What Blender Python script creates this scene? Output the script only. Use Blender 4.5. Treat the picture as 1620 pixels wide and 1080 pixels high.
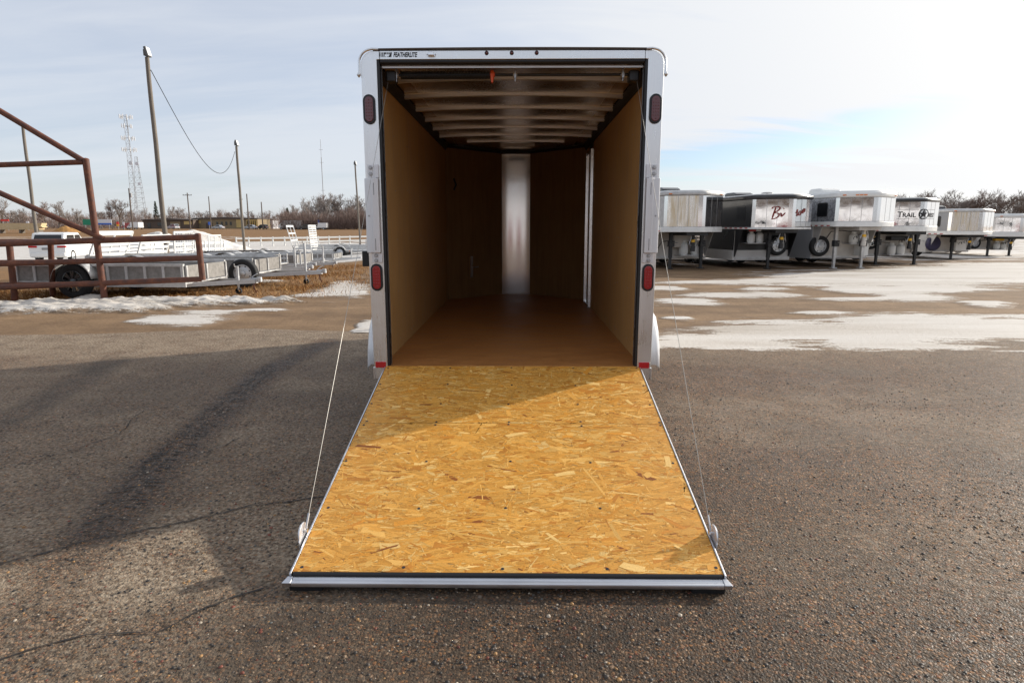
import bpy, bmesh, math, random
import numpy as np
from mathutils import Vector, Matrix

for o in list(bpy.data.objects):
    bpy.data.objects.remove(o)
SC = bpy.context.scene
COL = SC.collection
R = math.radians
random.seed(7)
RNG = np.random.default_rng(11)

# ------------------------------------------------------------------ camera
FOC, CH, CD, CX = 992.5, 1.522, 4.447, 0.052          # focal (photo px), height, distance behind the door sill, offset
PITCH = math.atan(181.5 / FOC)
YAW = math.atan(11.5 / FOC / math.cos(PITCH))
cam = bpy.data.cameras.new('camera')
cam.sensor_width = 36.0
cam.lens = FOC / 1620 * 36
cam.clip_start = 0.05
cam.clip_end = 5000
camo = bpy.data.objects.new('camera', cam)
COL.objects.link(camo)
camo.location = (CX, -CD, CH)
camo.rotation_euler = (R(90) - PITCH, 0, YAW)
SC.camera = camo

# ------------------------------------------------------------------ sun, sky, exposure
SUN_AZ = R(61.2)      # clockwise from +Y
SUN_EL = R(20.0)
SDIR = Vector((math.sin(SUN_AZ) * math.cos(SUN_EL), math.cos(SUN_AZ) * math.cos(SUN_EL), math.sin(SUN_EL)))
sl = bpy.data.lights.new('sun', 'SUN')
sl.energy = 5.0
sl.angle = R(1.2)
sl.color = (1.0, 0.93, 0.82)
so = bpy.data.objects.new('sun', sl)
COL.objects.link(so)
so.rotation_euler = (-SDIR).to_track_quat('-Z', 'Y').to_euler()
SC.view_settings.view_transform = 'Standard'
SC.view_settings.look = 'None'
SC.view_settings.gamma = 1.0
SC.view_settings.use_curve_mapping = False
SC.view_settings.exposure = 0.22

W = bpy.data.worlds.new('World')
SC.world = W
W.use_nodes = True


class NT:
    """tiny helper for node trees"""
    def __init__(self, tree):
        self.t = tree
    def n(self, kind, **kw):
        nd = self.t.nodes.new(kind)
        ins = kw.pop('ins', {})
        for k, v in kw.items():
            setattr(nd, k, v)
        for k, v in ins.items():
            if isinstance(v, bpy.types.NodeSocket):
                self.t.links.new(v, nd.inputs[k])
            else:
                nd.inputs[k].default_value = v
        return nd
    def link(self, a, b):
        self.t.links.new(a, b)
    def math(self, op, a, b=None, c=None, clamp=False):
        nd = self.t.nodes.new('ShaderNodeMath')
        nd.operation = op
        nd.use_clamp = clamp
        for i, v in enumerate((a, b, c)):
            if v is None:
                continue
            if isinstance(v, bpy.types.NodeSocket):
                self.t.links.new(v, nd.inputs[i])
            else:
                nd.inputs[i].default_value = v
        return nd.outputs[0]
    def mix(self, fac, a, b, blend='MIX'):
        nd = self.t.nodes.new('ShaderNodeMix')
        nd.data_type = 'RGBA'
        nd.blend_type = blend
        for i, v in ((0, fac), (6, a), (7, b)):
            if isinstance(v, bpy.types.NodeSocket):
                self.t.links.new(v, nd.inputs[i])
            else:
                if i and len(v) == 3:
                    v = (*v, 1)
                nd.inputs[i].default_value = v
        return nd.outputs[2]
    def ramp(self, fac, stops, interp='LINEAR'):
        nd = self.t.nodes.new('ShaderNodeValToRGB')
        cr = nd.color_ramp
        cr.interpolation = interp
        while len(cr.elements) < len(stops):
            cr.elements.new(0.5)
        for e, (p, c) in zip(cr.elements, stops):
            e.position = p
            if not isinstance(c, (tuple, list)):
                c = (c, c, c)
            e.color = (*c, 1) if len(c) == 3 else c
        self.t.links.new(fac, nd.inputs[0])
        return nd.outputs[0]
    def noise(self, vec, scale, detail=4, rough=0.55, dist=0.0, out=0):
        nd = self.n('ShaderNodeTexNoise', ins={'Scale': scale, 'Detail': detail, 'Roughness': rough, 'Distortion': dist})
        if vec is not None:
            self.link(vec, nd.inputs['Vector'])
        return nd.outputs[out]
    def maprange(self, v, a, b, c=0.0, d=1.0, smooth=True):
        nd = self.n('ShaderNodeMapRange')
        nd.interpolation_type = 'SMOOTHSTEP' if smooth else 'LINEAR'
        self.link(v, nd.inputs[0])
        for i, x in enumerate((a, b, c, d)):
            nd.inputs[1 + i].default_value = x
        return nd.outputs[0]


def build_world():
    W.node_tree.nodes.clear()
    N = NT(W.node_tree)
    out = N.n('ShaderNodeOutputWorld')
    bg = N.n('ShaderNodeBackground')
    bg.inputs['Strength'].default_value = 0.10
    N.link(bg.outputs[0], out.inputs[0])
    sky = N.n('ShaderNodeTexSky')
    sky.sky_type = 'NISHITA'
    sky.sun_disc = False
    sky.sun_elevation = SUN_EL
    sky.sun_rotation = SUN_AZ
    sky.altitude = 250
    sky.air_density = 1.0
    sky.dust_density = 1.0
    sky.ozone_density = 2.0
    tc = N.n('ShaderNodeTexCoord')
    d = tc.outputs['Generated']
    sep = N.n('ShaderNodeSeparateXYZ', ins={0: d})
    z = N.math('MAXIMUM', sep.outputs[2], 0.0)
    zz = N.math('ADD', z, 0.16)
    u = N.math('DIVIDE', sep.outputs[0], zz)
    v = N.math('DIVIDE', sep.outputs[1], zz)
    uv = N.n('ShaderNodeCombineXYZ', ins={0: u, 1: v, 2: 0.0}).outputs[0]
    mp = N.n('ShaderNodeMapping', ins={'Vector': uv, 'Rotation': (0, 0, R(-28)), 'Scale': (0.32, 1.0, 1.0), 'Location': (0.35, 1.2, 0)})
    n1 = N.noise(mp.outputs[0], 0.75, 7, 0.55, 0.5)
    mp2 = N.n('ShaderNodeMapping', ins={'Vector': uv, 'Rotation': (0, 0, R(-20)), 'Scale': (0.5, 2.2, 1.0), 'Location': (3.1, 0.4, 0)})
    n2 = N.noise(mp2.outputs[0], 1.6, 6, 0.6, 0.8)
    nn = N.math('ADD', N.math('MULTIPLY', n1, 0.7), N.math('MULTIPLY', n2, 0.3))
    dens = N.maprange(nn, 0.36, 0.62)
    # sheet is thicker towards the sun, thinner on the far left
    dot = N.n('ShaderNodeVectorMath', operation='DOT_PRODUCT', ins={0: d, 1: tuple(SDIR)}).outputs['Value']
    near = N.maprange(dot, 0.35, 0.95)
    dens = N.math('ADD', N.math('MULTIPLY', dens, 0.28), N.math('ADD', N.math('MULTIPLY', near, 0.38), 0.57), clamp=True)
    # the long clear gap low in the sheet
    az = N.math('ARCTAN2', sep.outputs[0], sep.outputs[1])
    el = N.math('ARCSINE', sep.outputs[2])
    gl = N.math('ADD', N.math('MULTIPLY', az, 0.10), R(4.2))      # gap line climbs to the right
    gw = N.math('ADD', N.math('SUBTRACT', el, gl), N.math('MULTIPLY', N.math('SUBTRACT', n2, 0.5), 0.10))
    gap = N.maprange(N.math('ABSOLUTE', gw), R(0.4), R(2.6), 1.0, 0.0)
    gapx = N.math('MULTIPLY', N.maprange(az, R(-2), R(14)), N.maprange(az, R(24), R(40), 1.0, 0.15))
    gap = N.math('MULTIPLY', gap, gapx)
    dens = N.math('MULTIPLY', dens, N.math('SUBTRACT', 1.0, N.math('MULTIPLY', gap, 0.86)))
    glow = N.math('POWER', N.math('MAXIMUM', dot, 0.0), 5.0)
    cb = N.math('ADD', 7.2, N.math('MULTIPLY', glow, 3.2))
    cc = N.mix(N.math('MULTIPLY', glow, 1.3, clamp=True), (0.945, 0.985, 1.05), (1.0, 0.98, 0.945))
    cl = N.mix(1.0, cc, N.n('ShaderNodeCombineColor', ins={0: cb, 1: cb, 2: cb}).outputs[0], 'MULTIPLY')
    # milky horizon
    hz = N.maprange(sep.outputs[2], 0.0, 0.20, 1.0, 0.0)
    hz = N.math('MULTIPLY', hz, N.math('SUBTRACT', 0.75, N.math('MULTIPLY', gap, 0.55)))
    dens = N.math('MAXIMUM', dens, hz)
    skc = N.mix(1.0, sky.outputs[0], (1.05, 1.12, 1.30), 'MULTIPLY')
    colr = N.mix(dens, skc, cl)
    N.link(colr, bg.inputs['Color'])


build_world()

# ------------------------------------------------------------------ survey helpers: photo bearing -> place on the ground or on a plane y = const
_cy, _sy, _ct, _st = math.cos(YAW), math.sin(YAW), math.cos(PITCH), math.sin(PITCH)


def _ray(px, py):
    a = (px - 810) / FOC
    b = -(py - 540) / FOC
    yr = _ct + b * _st
    return (a * _cy - yr * _sy, a * _sy + yr * _cy, -_st + b * _ct)


def gp(px, py, z=0.0):
    r = _ray(px, py)
    t = (z - CH) / r[2]
    return (CX + t * r[0], -CD + t * r[1], z)


def at(px, py, y):
    r = _ray(px, py)
    t = (y + CD) / r[1]
    return Vector((CX + t * r[0], y, CH + t * r[2]))


# ------------------------------------------------------------------ numpy value noise
_TAB = np.random.default_rng(3).random((256, 256))


def vnoise(x, y):
    xi = np.floor(x).astype(int); yi = np.floor(y).astype(int)
    fx = x - xi; fy = y - yi
    fx = fx * fx * (3 - 2 * fx); fy = fy * fy * (3 - 2 * fy)
    a = _TAB[xi & 255, yi & 255]; b = _TAB[(xi + 1) & 255, yi & 255]
    c = _TAB[xi & 255, (yi + 1) & 255]; e = _TAB[(xi + 1) & 255, (yi + 1) & 255]
    return (a * (1 - fx) + b * fx) * (1 - fy) + (c * (1 - fx) + e * fx) * fy


def fbm(x, y, oct=5, gain=0.5):
    s = 0; amp = 1; tot = 0
    for i in range(oct):
        s = s + amp * vnoise(x * 2 ** i + 17.3 * i, y * 2 ** i + 9.1 * i)
        tot += amp; amp *= gain
    return s / tot


def sstep(a, b, x):
    t = np.clip((x - a) / (b - a), 0, 1)
    return t * t * (3 - 2 * t)


def terr(x, y):
    """height of the ground"""
    x = np.asarray(x, float); y = np.asarray(y, float)
    left = sstep(-3.0, -12.0, x + (y - 12) * 0.12)
    dip = -0.65 * sstep(12, 34, y) * left
    rise = 1.25 * sstep(55, 150, y)
    return dip + rise * left + 0.55 * sstep(45, 150, y) * (1 - left)


def tz(x, y):
    return float(terr(x, y))


# ------------------------------------------------------------------ mesh builder
class MB:
    def __init__(self):
        self.v = []; self.f = []; self.m = []; self.cur = 0
    def mat(self, i):
        self.cur = i
        return self
    def add(self, vs, fs):
        b = len(self.v)
        self.v.extend([tuple(p) for p in vs])
        for q in fs:
            self.f.append(tuple(i + b for i in q))
            self.m.append(self.cur)
        return self
    def box(self, x0, x1, y0, y1, z0, z1, M=None):
        vs = [Vector((x, y, z)) for z in (z0, z1) for y in (y0, y1) for x in (x0, x1)]
        if M is not None:
            vs = [M @ p for p in vs]
        return self.add(vs, [(0, 2, 3, 1), (4, 5, 7, 6), (0, 1, 5, 4), (2, 6, 7, 3), (0, 4, 6, 2), (1, 3, 7, 5)])
    def prism(self, poly, a0, a1, axis='z'):
        """poly: list of 2D points; axis z -> (x,y), axis y -> (x,z), axis x -> (y,z)"""
        def P(p, a):
            return {'z': (p[0], p[1], a), 'y': (p[0], a, p[1]), 'x': (a, p[0], p[1])}[axis]
        n = len(poly)
        vs = [P(p, a0) for p in poly] + [P(p, a1) for p in poly]
        fs = [tuple(range(n))[::-1], tuple(range(n, 2 * n))] + [(i, (i + 1) % n, n + (i + 1) % n, n + i) for i in range(n)]
        return self.add(vs, fs)
    def tube(self, pts, r, n=8, cap=True):
        pts = [Vector(p) for p in pts]
        rs = r if isinstance(r, (list, tuple)) else [r] * len(pts)
        vs = []
        up = None
        for i, p in enumerate(pts):
            t = (pts[min(i + 1, len(pts) - 1)] - pts[max(i - 1, 0)]).normalized()
            if up is None:
                a = Vector((0, 0, 1)) if abs(t.z) < 0.9 else Vector((1, 0, 0))
                u = t.cross(a).normalized()
            else:
                u = (up - t * up.dot(t)).normalized()
            up = u
            w = t.cross(u)
            for k in range(n):
                an = 2 * math.pi * k / n
                vs.append(p + (u * math.cos(an) + w * math.sin(an)) * rs[i])
        fs = []
        for i in range(len(pts) - 1):
            for k in range(n):
                a = i * n + k; b = i * n + (k + 1) % n
                fs.append((a, b, b + n, a + n))
        if cap:
            fs.append(tuple(range(n))[::-1])
            fs.append(tuple(range((len(pts) - 1) * n, len(pts) * n)))
        return self.add(vs, fs)
    def bar(self, p0, p1, w, h, up=(0, 0, 1)):
        p0 = Vector(p0); p1 = Vector(p1)
        t = (p1 - p0).normalized()
        u = Vector(up)
        s = t.cross(u)
        if s.length < 1e-4:
            s = t.cross(Vector((1, 0, 0)))
        s.normalize()
        u = s.cross(t)
        vs = [p + s * (a * w / 2) + u * (b * h / 2) for p in (p0, p1) for b in (-1, 1) for a in (-1, 1)]
        return self.add(vs, [(0, 1, 3, 2), (4, 6, 7, 5), (0, 4, 5, 1), (2, 3, 7, 6), (0, 2, 6, 4), (1, 5, 7, 3)])
    def lathe(self, prof, c, axis='y', n=24, a0=0.0, a1=2 * math.pi):
        """prof: list of (radius, offset along axis)"""
        full = abs(a1 - a0 - 2 * math.pi) < 1e-6
        m = n if full else n + 1
        c = Vector(c)
        vs = []
        for (r, o) in prof:
            for k in range(m):
                an = a0 + (a1 - a0) * k / n
                ca, sa = r * math.cos(an), r * math.sin(an)
                vs.append(c + Vector({'y': (ca, o, sa), 'x': (o, ca, sa), 'z': (ca, sa, o)}[axis]))
        fs = []
        for i in range(len(prof) - 1):
            for k in range(n):
                k2 = (k + 1) % m
                fs.append((i * m + k, i * m + k2, (i + 1) * m + k2, (i + 1) * m + k))
        return self.add(vs, fs)
    def disc(self, c, r, axis='y', n=20, sx=1.0):
        c = Vector(c)
        vs = [c + Vector({'y': (r * sx * math.cos(a), 0, r * math.sin(a)), 'x': (0, r * math.cos(a), r * math.sin(a)), 'z': (r * math.cos(a), r * math.sin(a), 0)}[axis]) for a in [2 * math.pi * k / n for k in range(n)]]
        return self.add(vs, [tuple(range(n))])
    def mesh(self, name, mats, smooth=False):
        me = bpy.data.meshes.new(name)
        me.from_pydata(self.v, [], self.f)
        if not isinstance(mats, (list, tuple)):
            mats = [mats]
        for x in mats:
            me.materials.append(x)
        me.polygons.foreach_set('material_index', [min(i, len(mats) - 1) for i in self.m])
        bm = bmesh.new(); bm.from_mesh(me)
        bmesh.ops.recalc_face_normals(bm, faces=bm.faces)
        bm.to_mesh(me); bm.free()
        if smooth:
            me.polygons.foreach_set('use_smooth', [True] * len(me.polygons))
            me.set_sharp_from_angle(angle=R(smooth if smooth is not True else 40))
        me.update()
        return me
    def build(self, name, mats, parent=None, smooth=False, bevel=0.0, seg=2):
        o = bpy.data.objects.new(name, self.mesh(name, mats, smooth))
        COL.objects.link(o)
        o.parent = parent
        if bevel:
            b = o.modifiers.new('bevel', 'BEVEL')
            b.width = bevel; b.segments = seg; b.limit_method = 'ANGLE'; b.angle_limit = R(40)
            o.data.polygons.foreach_set('use_smooth', [True] * len(o.data.polygons))
            b.harden_normals = True
        return o


def linkmesh(name, me, parent=None, loc=None, rot=None, scale=None):
    o = bpy.data.objects.new(name, me)
    COL.objects.link(o)
    o.parent = parent
    if loc is not None: o.location = loc
    if rot is not None: o.rotation_euler = rot
    if scale is not None: o.scale = scale
    return o


def tag(o, label=None, cat=None, group=None, kind=None):
    if label: o['label'] = label
    if cat: o['category'] = cat
    if group: o['group'] = group
    if kind: o['kind'] = kind
    return o


def thing(name, label, cat, loc=(0, 0, 0), rz=0.0, group=None):
    o = bpy.data.objects.new(name, None)
    COL.objects.link(o)
    o.location = loc
    o.rotation_euler = (0, 0, rz)
    o.empty_display_size = 0.2
    return tag(o, label, cat, group)


def kids(o):
    return [c for c in bpy.data.objects if c.parent == o]


def copy_tree(o, parent=None):
    c = o.copy()
    COL.objects.link(c)
    c.parent = parent
    for ch in kids(o):
        copy_tree(ch, c)
    return c


def grid(name, xs, ys, zfun, mats, attrs=None, kind='structure', smooth=True):
    X, Y = np.meshgrid(xs, ys)
    Z = zfun(X, Y)
    nx, ny = len(xs), len(ys)
    v = np.stack([X.ravel(), Y.ravel(), Z.ravel()], 1)
    i = np.arange(nx * ny).reshape(ny, nx)
    f = np.stack([i[:-1, :-1].ravel(), i[:-1, 1:].ravel(), i[1:, 1:].ravel(), i[1:, :-1].ravel()], 1)
    return rawmesh(name, v, f, mats, attrs(X.ravel(), Y.ravel()) if attrs else None, kind, smooth)


def rawmesh(name, v, f, mats, attrs=None, kind=None, smooth=False, parent=None, drop=None):
    """fast numpy mesh with equal-sided faces; attrs: dict name -> per-vertex float or rgb"""
    v = np.asarray(v, np.float32); f = np.asarray(f, np.int32)
    k = f.shape[1]
    me = bpy.data.meshes.new(name)
    me.vertices.add(len(v)); me.vertices.foreach_set('co', v.ravel())
    me.loops.add(f.size); me.loops.foreach_set('vertex_index', f.ravel())
    me.polygons.add(len(f))
    me.polygons.foreach_set('loop_start', np.arange(0, f.size, k, dtype=np.int32))
    if smooth:
        me.polygons.foreach_set('use_smooth', np.ones(len(f), bool))
    if not isinstance(mats, (list, tuple)):
        mats = [mats]
    for x in mats:
        me.materials.append(x)
    for an, val in (attrs or {}).items():
        val = np.asarray(val, np.float32)
        if val.ndim == 1:
            a = me.attributes.new(an, 'FLOAT', 'POINT'); a.data.foreach_set('value', val)
        else:
            a = me.attributes.new(an, 'FLOAT_COLOR', 'POINT')
            a.data.foreach_set('color', np.concatenate([val, np.ones((len(val), 1), np.float32)], 1).ravel())
    me.update(calc_edges=True)
    me.validate()
    o = bpy.data.objects.new(name, me)
    COL.objects.link(o)
    o.parent = parent
    if kind: o['kind'] = kind
    return o


FONT = None


def text(name, body, size, mat, parent, M, shear=0.0, bold=0.0, xs=1.0, ext=0.001, space=1.0):
    cu = bpy.data.curves.new(name, 'FONT')
    cu.body = body
    cu.size = size
    cu.shear = shear
    cu.offset = bold
    cu.extrude = ext
    cu.space_character = space
    cu.resolution_u = 3
    tmp = bpy.data.objects.new(name, cu)
    COL.objects.link(tmp)
    dg = bpy.context.evaluated_depsgraph_get()
    me = bpy.data.meshes.new_from_object(tmp.evaluated_get(dg))
    bpy.data.objects.remove(tmp)
    bpy.data.curves.remove(cu)
    me.transform(M @ Matrix.Diagonal((xs, 1, 1, 1)))
    me.materials.clear(); me.materials.append(mat)
    me.name = name
    o = bpy.data.objects.new(name, me)
    COL.objects.link(o)
    o.parent = parent
    return o

# ------------------------------------------------------------------ materials
MAT = {}


def mat(name, base=(0.5, 0.5, 0.5), rough=0.5, metal=0.0, fn=None, spec=0.5, coat=0.0, var=0.0, vscale=6.0, bump=0.0, bscale=60.0, trans=0.0):
    m = bpy.data.materials.new(name)
    m.use_nodes = True
    N = NT(m.node_tree)
    b = m.node_tree.nodes['Principled BSDF']
    b.inputs['Base Color'].default_value = (*base, 1)
    b.inputs['Roughness'].default_value = rough
    b.inputs['Metallic'].default_value = metal
    b.inputs['Specular IOR Level'].default_value = spec
    b.inputs['Coat Weight'].default_value = coat
    b.inputs['Transmission Weight'].default_value = trans
    N.b = b
    N.co = N.n('ShaderNodeTexCoord').outputs['Object']
    if var:
        n = N.noise(N.co, vscale, 5, 0.6)
        dark = tuple(c * (1 - var) for c in base); lite = tuple(min(1, c * (1 + var * 0.7)) for c in base)
        N.link(N.ramp(n, [(0.3, dark), (0.7, lite)]), b.inputs['Base Color'])
        N.link(N.maprange(n, 0.3, 0.7, max(0, rough - 0.1), min(1, rough + 0.12)), b.inputs['Roughness'])
    if bump:
        n = N.noise(N.co, bscale, 4, 0.6)
        bp = N.n('ShaderNodeBump', ins={'Strength': bump, 'Distance': 0.01, 'Height': n})
        N.link(bp.outputs[0], b.inputs['Normal'])
    if fn:
        fn(N)
    MAT[name] = m
    return m


def setb(N, sock, val):
    N.link(val, N.b.inputs[sock])


# ---- metals
def _brushed(scale, col0, col1, r0, r1, waves=0.0):
    def fn(N):
        mp = N.n('ShaderNodeMapping', ins={'Vector': N.co, 'Scale': scale})
        n = N.noise(mp.outputs[0], 1.0, 5, 0.65)
        n2 = N.noise(N.co, 3.0, 4, 0.6)
        mx = N.math('ADD', N.math('MULTIPLY', n, 0.5), N.math('MULTIPLY', n2, 0.5))
        gr = N.noise(N.co, 11.0, 6, 0.7, 0.6)
        cbase = N.ramp(mx, [(0.3, col0), (0.7, col1)])
        setb(N, 'Base Color', N.mix(N.maprange(gr, 0.58, 0.82, 0.0, 0.28), cbase, tuple(c * 0.55 for c in col0)))
        setb(N, 'Roughness', N.maprange(mx, 0.3, 0.7, r0, r1))
        h = N.math('ADD', N.math('MULTIPLY', n, 0.02), N.math('MULTIPLY', N.noise(N.co, 1.7, 2, 0.5), waves))
        bp = N.n('ShaderNodeBump', ins={'Strength': 0.06, 'Distance': 0.02, 'Height': h})
        N.link(bp.outputs[0], N.b.inputs['Normal'])
    return fn


mat('extruded_aluminium', metal=1.0, fn=_brushed((90, 90, 3), (0.76, 0.765, 0.77), (0.87, 0.87, 0.87), 0.24, 0.36))
mat('mill_aluminium', metal=1.0, fn=_brushed((60, 4, 2), (0.66, 0.66, 0.67), (0.78, 0.78, 0.78), 0.22, 0.32, 0.05))
mat('nose_metal', (0.72, 0.72, 0.73), 0.13, 1.0, bump=0.02, bscale=2.0)
mat('ramp_aluminium', metal=1.0, fn=_brushed((3, 90, 90), (0.55, 0.56, 0.60), (0.76, 0.77, 0.80), 0.28, 0.45))
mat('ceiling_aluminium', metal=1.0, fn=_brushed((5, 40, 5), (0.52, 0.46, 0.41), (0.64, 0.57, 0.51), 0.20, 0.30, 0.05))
mat('bow_aluminium', metal=0.85, fn=_brushed((4, 60, 60), (0.62, 0.59, 0.57), (0.74, 0.71, 0.69), 0.32, 0.45))
mat('anodised_plate', (0.72, 0.72, 0.74), 0.42, 0.75, var=0.06, vscale=4)
mat('white_skin', (0.74, 0.75, 0.77), 0.25, 0.0, coat=0.4, var=0.05, vscale=2)
mat('galvanised', metal=0.9, fn=_brushed((14, 14, 14), (0.42, 0.43, 0.45), (0.66, 0.67, 0.68), 0.36, 0.55))
mat('utility_aluminium', (0.54, 0.535, 0.53), 0.45, 0.4, var=0.25, vscale=6)
mat('utility_panel', metal=0.35, fn=lambda N: (
    setb(N, 'Base Color', N.ramp(N.noise(N.co, 9, 5, 0.65), [(0.3, (0.19, 0.18, 0.168)), (0.7, (0.32, 0.305, 0.29))])),
    setb(N, 'Roughness', N.maprange(N.noise(N.co, 14, 3), 0.3, 0.7, 0.42, 0.62))))
mat('chrome', (0.78, 0.78, 0.79), 0.10, 1.0)
mat('bolt_steel', (0.45, 0.45, 0.46), 0.4, 0.9)
mat('cable_steel', (0.42, 0.40, 0.37), 0.5, 0.7)


def _mirror(N):
    n = N.noise(N.co, 1.6, 3, 0.5, 0.6)
    n2 = N.noise(N.co, 0.7, 2, 0.5)
    n3 = N.noise(N.co, 5.0, 5, 0.65)
    setb(N, 'Base Color', N.ramp(n3, [(0.3, (0.80, 0.80, 0.80)), (0.65, (0.86, 0.86, 0.87))]))
    setb(N, 'Roughness', N.maprange(n3, 0.35, 0.7, 0.07, 0.02))
    bp = N.n('ShaderNodeBump', ins={'Strength': 0.05, 'Distance': 0.04, 'Height': N.math('ADD', N.math('MULTIPLY', n, 0.5), n2)})
    N.link(bp.outputs[0], N.b.inputs['Normal'])


mat('mirror_sheet', metal=1.0, fn=_mirror)


def _stained(N):
    mp = N.n('ShaderNodeMapping', ins={'Vector': N.co, 'Scale': (7, 7, 0.7)})
    n = N.noise(mp.outputs[0], 1.5, 6, 0.65)
    setb(N, 'Base Color', N.ramp(n, [(0.35, (0.62, 0.50, 0.33)), (0.55, (0.74, 0.70, 0.64)), (0.75, (0.82, 0.81, 0.79))]))
    setb(N, 'Roughness', N.maprange(n, 0.3, 0.7, 0.45, 0.22))


mat('stained_sheet', metal=0.9, fn=_stained)
# ---- paint, rubber, plastics
mat('black_rubber', (0.012, 0.012, 0.013), 0.65, bump=0.1)
mat('seal_rubber', (0.010, 0.010, 0.012), 0.45)
mat('tyre_rubber', (0.018, 0.018, 0.019), 0.8, var=0.3, vscale=12)
mat('black_paint', (0.015, 0.015, 0.017), 0.25, coat=0.5)
mat('black_steel', (0.018, 0.018, 0.02), 0.45)
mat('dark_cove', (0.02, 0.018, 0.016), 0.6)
mat('white_paint', (0.78, 0.78, 0.76), 0.35, coat=0.2, var=0.05)
mat('white_board', (0.76, 0.75, 0.72), 0.5, var=0.08)
mat('silver_paint', (0.50, 0.51, 0.54), 0.28, 0.6, coat=0.4, var=0.05)
mat('silver_lower', (0.36, 0.37, 0.39), 0.4, var=0.06, vscale=2)
mat('grey_paint', (0.30, 0.30, 0.31), 0.35, 0.3)
mat('cream_panel', (0.56, 0.525, 0.48), 0.5, var=0.12, vscale=3)
mat('lower_panel', (0.52, 0.50, 0.48), 0.45, var=0.10, vscale=2)
mat('white_poly', (0.74, 0.74, 0.72), 0.4)
mat('red_lens', (0.30, 0.008, 0.012), 0.12, coat=0.8)
mat('dark_red_lens', (0.10, 0.006, 0.008), 0.15, coat=0.8)
mat('red_reflector', (0.48, 0.01, 0.015), 0.2, coat=0.6)
mat('amber_lens', (0.75, 0.20, 0.02), 0.2, coat=0.6)
mat('red_tape', (0.45, 0.02, 0.02), 0.3)
mat('white_tape', (0.75, 0.75, 0.73), 0.3)
mat('orange_plastic', (0.80, 0.10, 0.015), 0.4)
mat('yellow_plastic', (0.80, 0.45, 0.02), 0.4)
mat('letter_black', (0.015, 0.015, 0.017), 0.4)
mat('letter_grey', (0.10, 0.10, 0.11), 0.4)
mat('letter_red', (0.22, 0.02, 0.015), 0.35)
mat('navy_cover', (0.03, 0.025, 0.07), 0.5, var=0.4, vscale=4)
mat('dark_glass', (0.012, 0.013, 0.015), 0.08, coat=0.3)
mat('car_white', (0.80, 0.80, 0.79), 0.25, coat=0.6)
mat('car_silver', (0.42, 0.44, 0.47), 0.3, 0.6, coat=0.5)
mat('car_dark', (0.02, 0.022, 0.03), 0.25, coat=0.6)
mat('car_red', (0.35, 0.02, 0.02), 0.3, coat=0.5)
mat('sign_green', (0.01, 0.24, 0.13), 0.5)
mat('sign_white', (0.75, 0.76, 0.80), 0.5)
mat('sign_blue', (0.05, 0.15, 0.60), 0.5)
mat('sign_red', (0.70, 0.04, 0.03), 0.5)
mat('lamp_head', (0.10, 0.10, 0.10), 0.5)
mat('lamp_glass', (0.78, 0.79, 0.80), 0.25)


def _rust(N):
    n = N.noise(N.co, 7, 6, 0.65)
    n2 = N.noise(N.co, 40, 4, 0.6)
    mx = N.math('ADD', N.math('MULTIPLY', n, 0.7), N.math('MULTIPLY', n2, 0.3))
    setb(N, 'Base Color', N.ramp(mx, [(0.30, (0.045, 0.018, 0.013)), (0.52, (0.12, 0.040, 0.022)), (0.72, (0.23, 0.085, 0.040))]))
    setb(N, 'Roughness', N.maprange(mx, 0.3, 0.7, 0.55, 0.8))
    bp = N.n('ShaderNodeBump', ins={'Strength': 0.3, 'Distance': 0.01, 'Height': n2})
    N.link(bp.outputs[0], N.b.inputs['Normal'])


mat('rusty_pipe', fn=_rust)


def _ply(c0, c1, c2, grain=(22, 22, 1.6), sheen=0.45):
    def fn(N):
        mp = N.n('ShaderNodeMapping', ins={'Vector': N.co, 'Scale': grain})
        n = N.noise(mp.outputs[0], 1.0, 6, 0.62, 0.6)
        n2 = N.noise(N.co, 1.3, 4, 0.6)
        n3 = N.noise(N.co, 45, 3, 0.6)
        mx = N.math('ADD', N.math('ADD', N.math('MULTIPLY', n, 0.55), N.math('MULTIPLY', n2, 0.3)), N.math('MULTIPLY', n3, 0.15))
        setb(N, 'Base Color', N.ramp(mx, [(0.32, c0), (0.5, c1), (0.68, c2)]))
        setb(N, 'Roughness', N.maprange(n, 0.3, 0.7, sheen, sheen + 0.2))
        bp = N.n('ShaderNodeBump', ins={'Strength': 0.12, 'Distance': 0.004, 'Height': n})
        N.link(bp.outputs[0], N.b.inputs['Normal'])
    return fn


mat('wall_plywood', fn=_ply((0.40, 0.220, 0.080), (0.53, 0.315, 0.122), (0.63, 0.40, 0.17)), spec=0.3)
mat('nose_plywood_dim', fn=_ply((0.20, 0.110, 0.046), (0.26, 0.148, 0.062), (0.32, 0.19, 0.085)), spec=0.2)  # darker plywood for the far end, light falloff put into its colour
mat('floor_plywood', fn=_ply((0.29, 0.115, 0.030), (0.42, 0.175, 0.048), (0.54, 0.245, 0.075), grain=(5, 24, 24), sheen=0.50))
mat('lumber', fn=_ply((0.52, 0.38, 0.20), (0.62, 0.47, 0.26), (0.72, 0.56, 0.33), grain=(2, 20, 20)))
mat('straw', (0.42, 0.22, 0.07), 0.9, var=0.4, vscale=2)
mat('pole_wood', fn=_ply((0.10, 0.085, 0.070), (0.17, 0.145, 0.12), (0.25, 0.22, 0.19), grain=(18, 18, 0.9), sheen=0.75))


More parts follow.
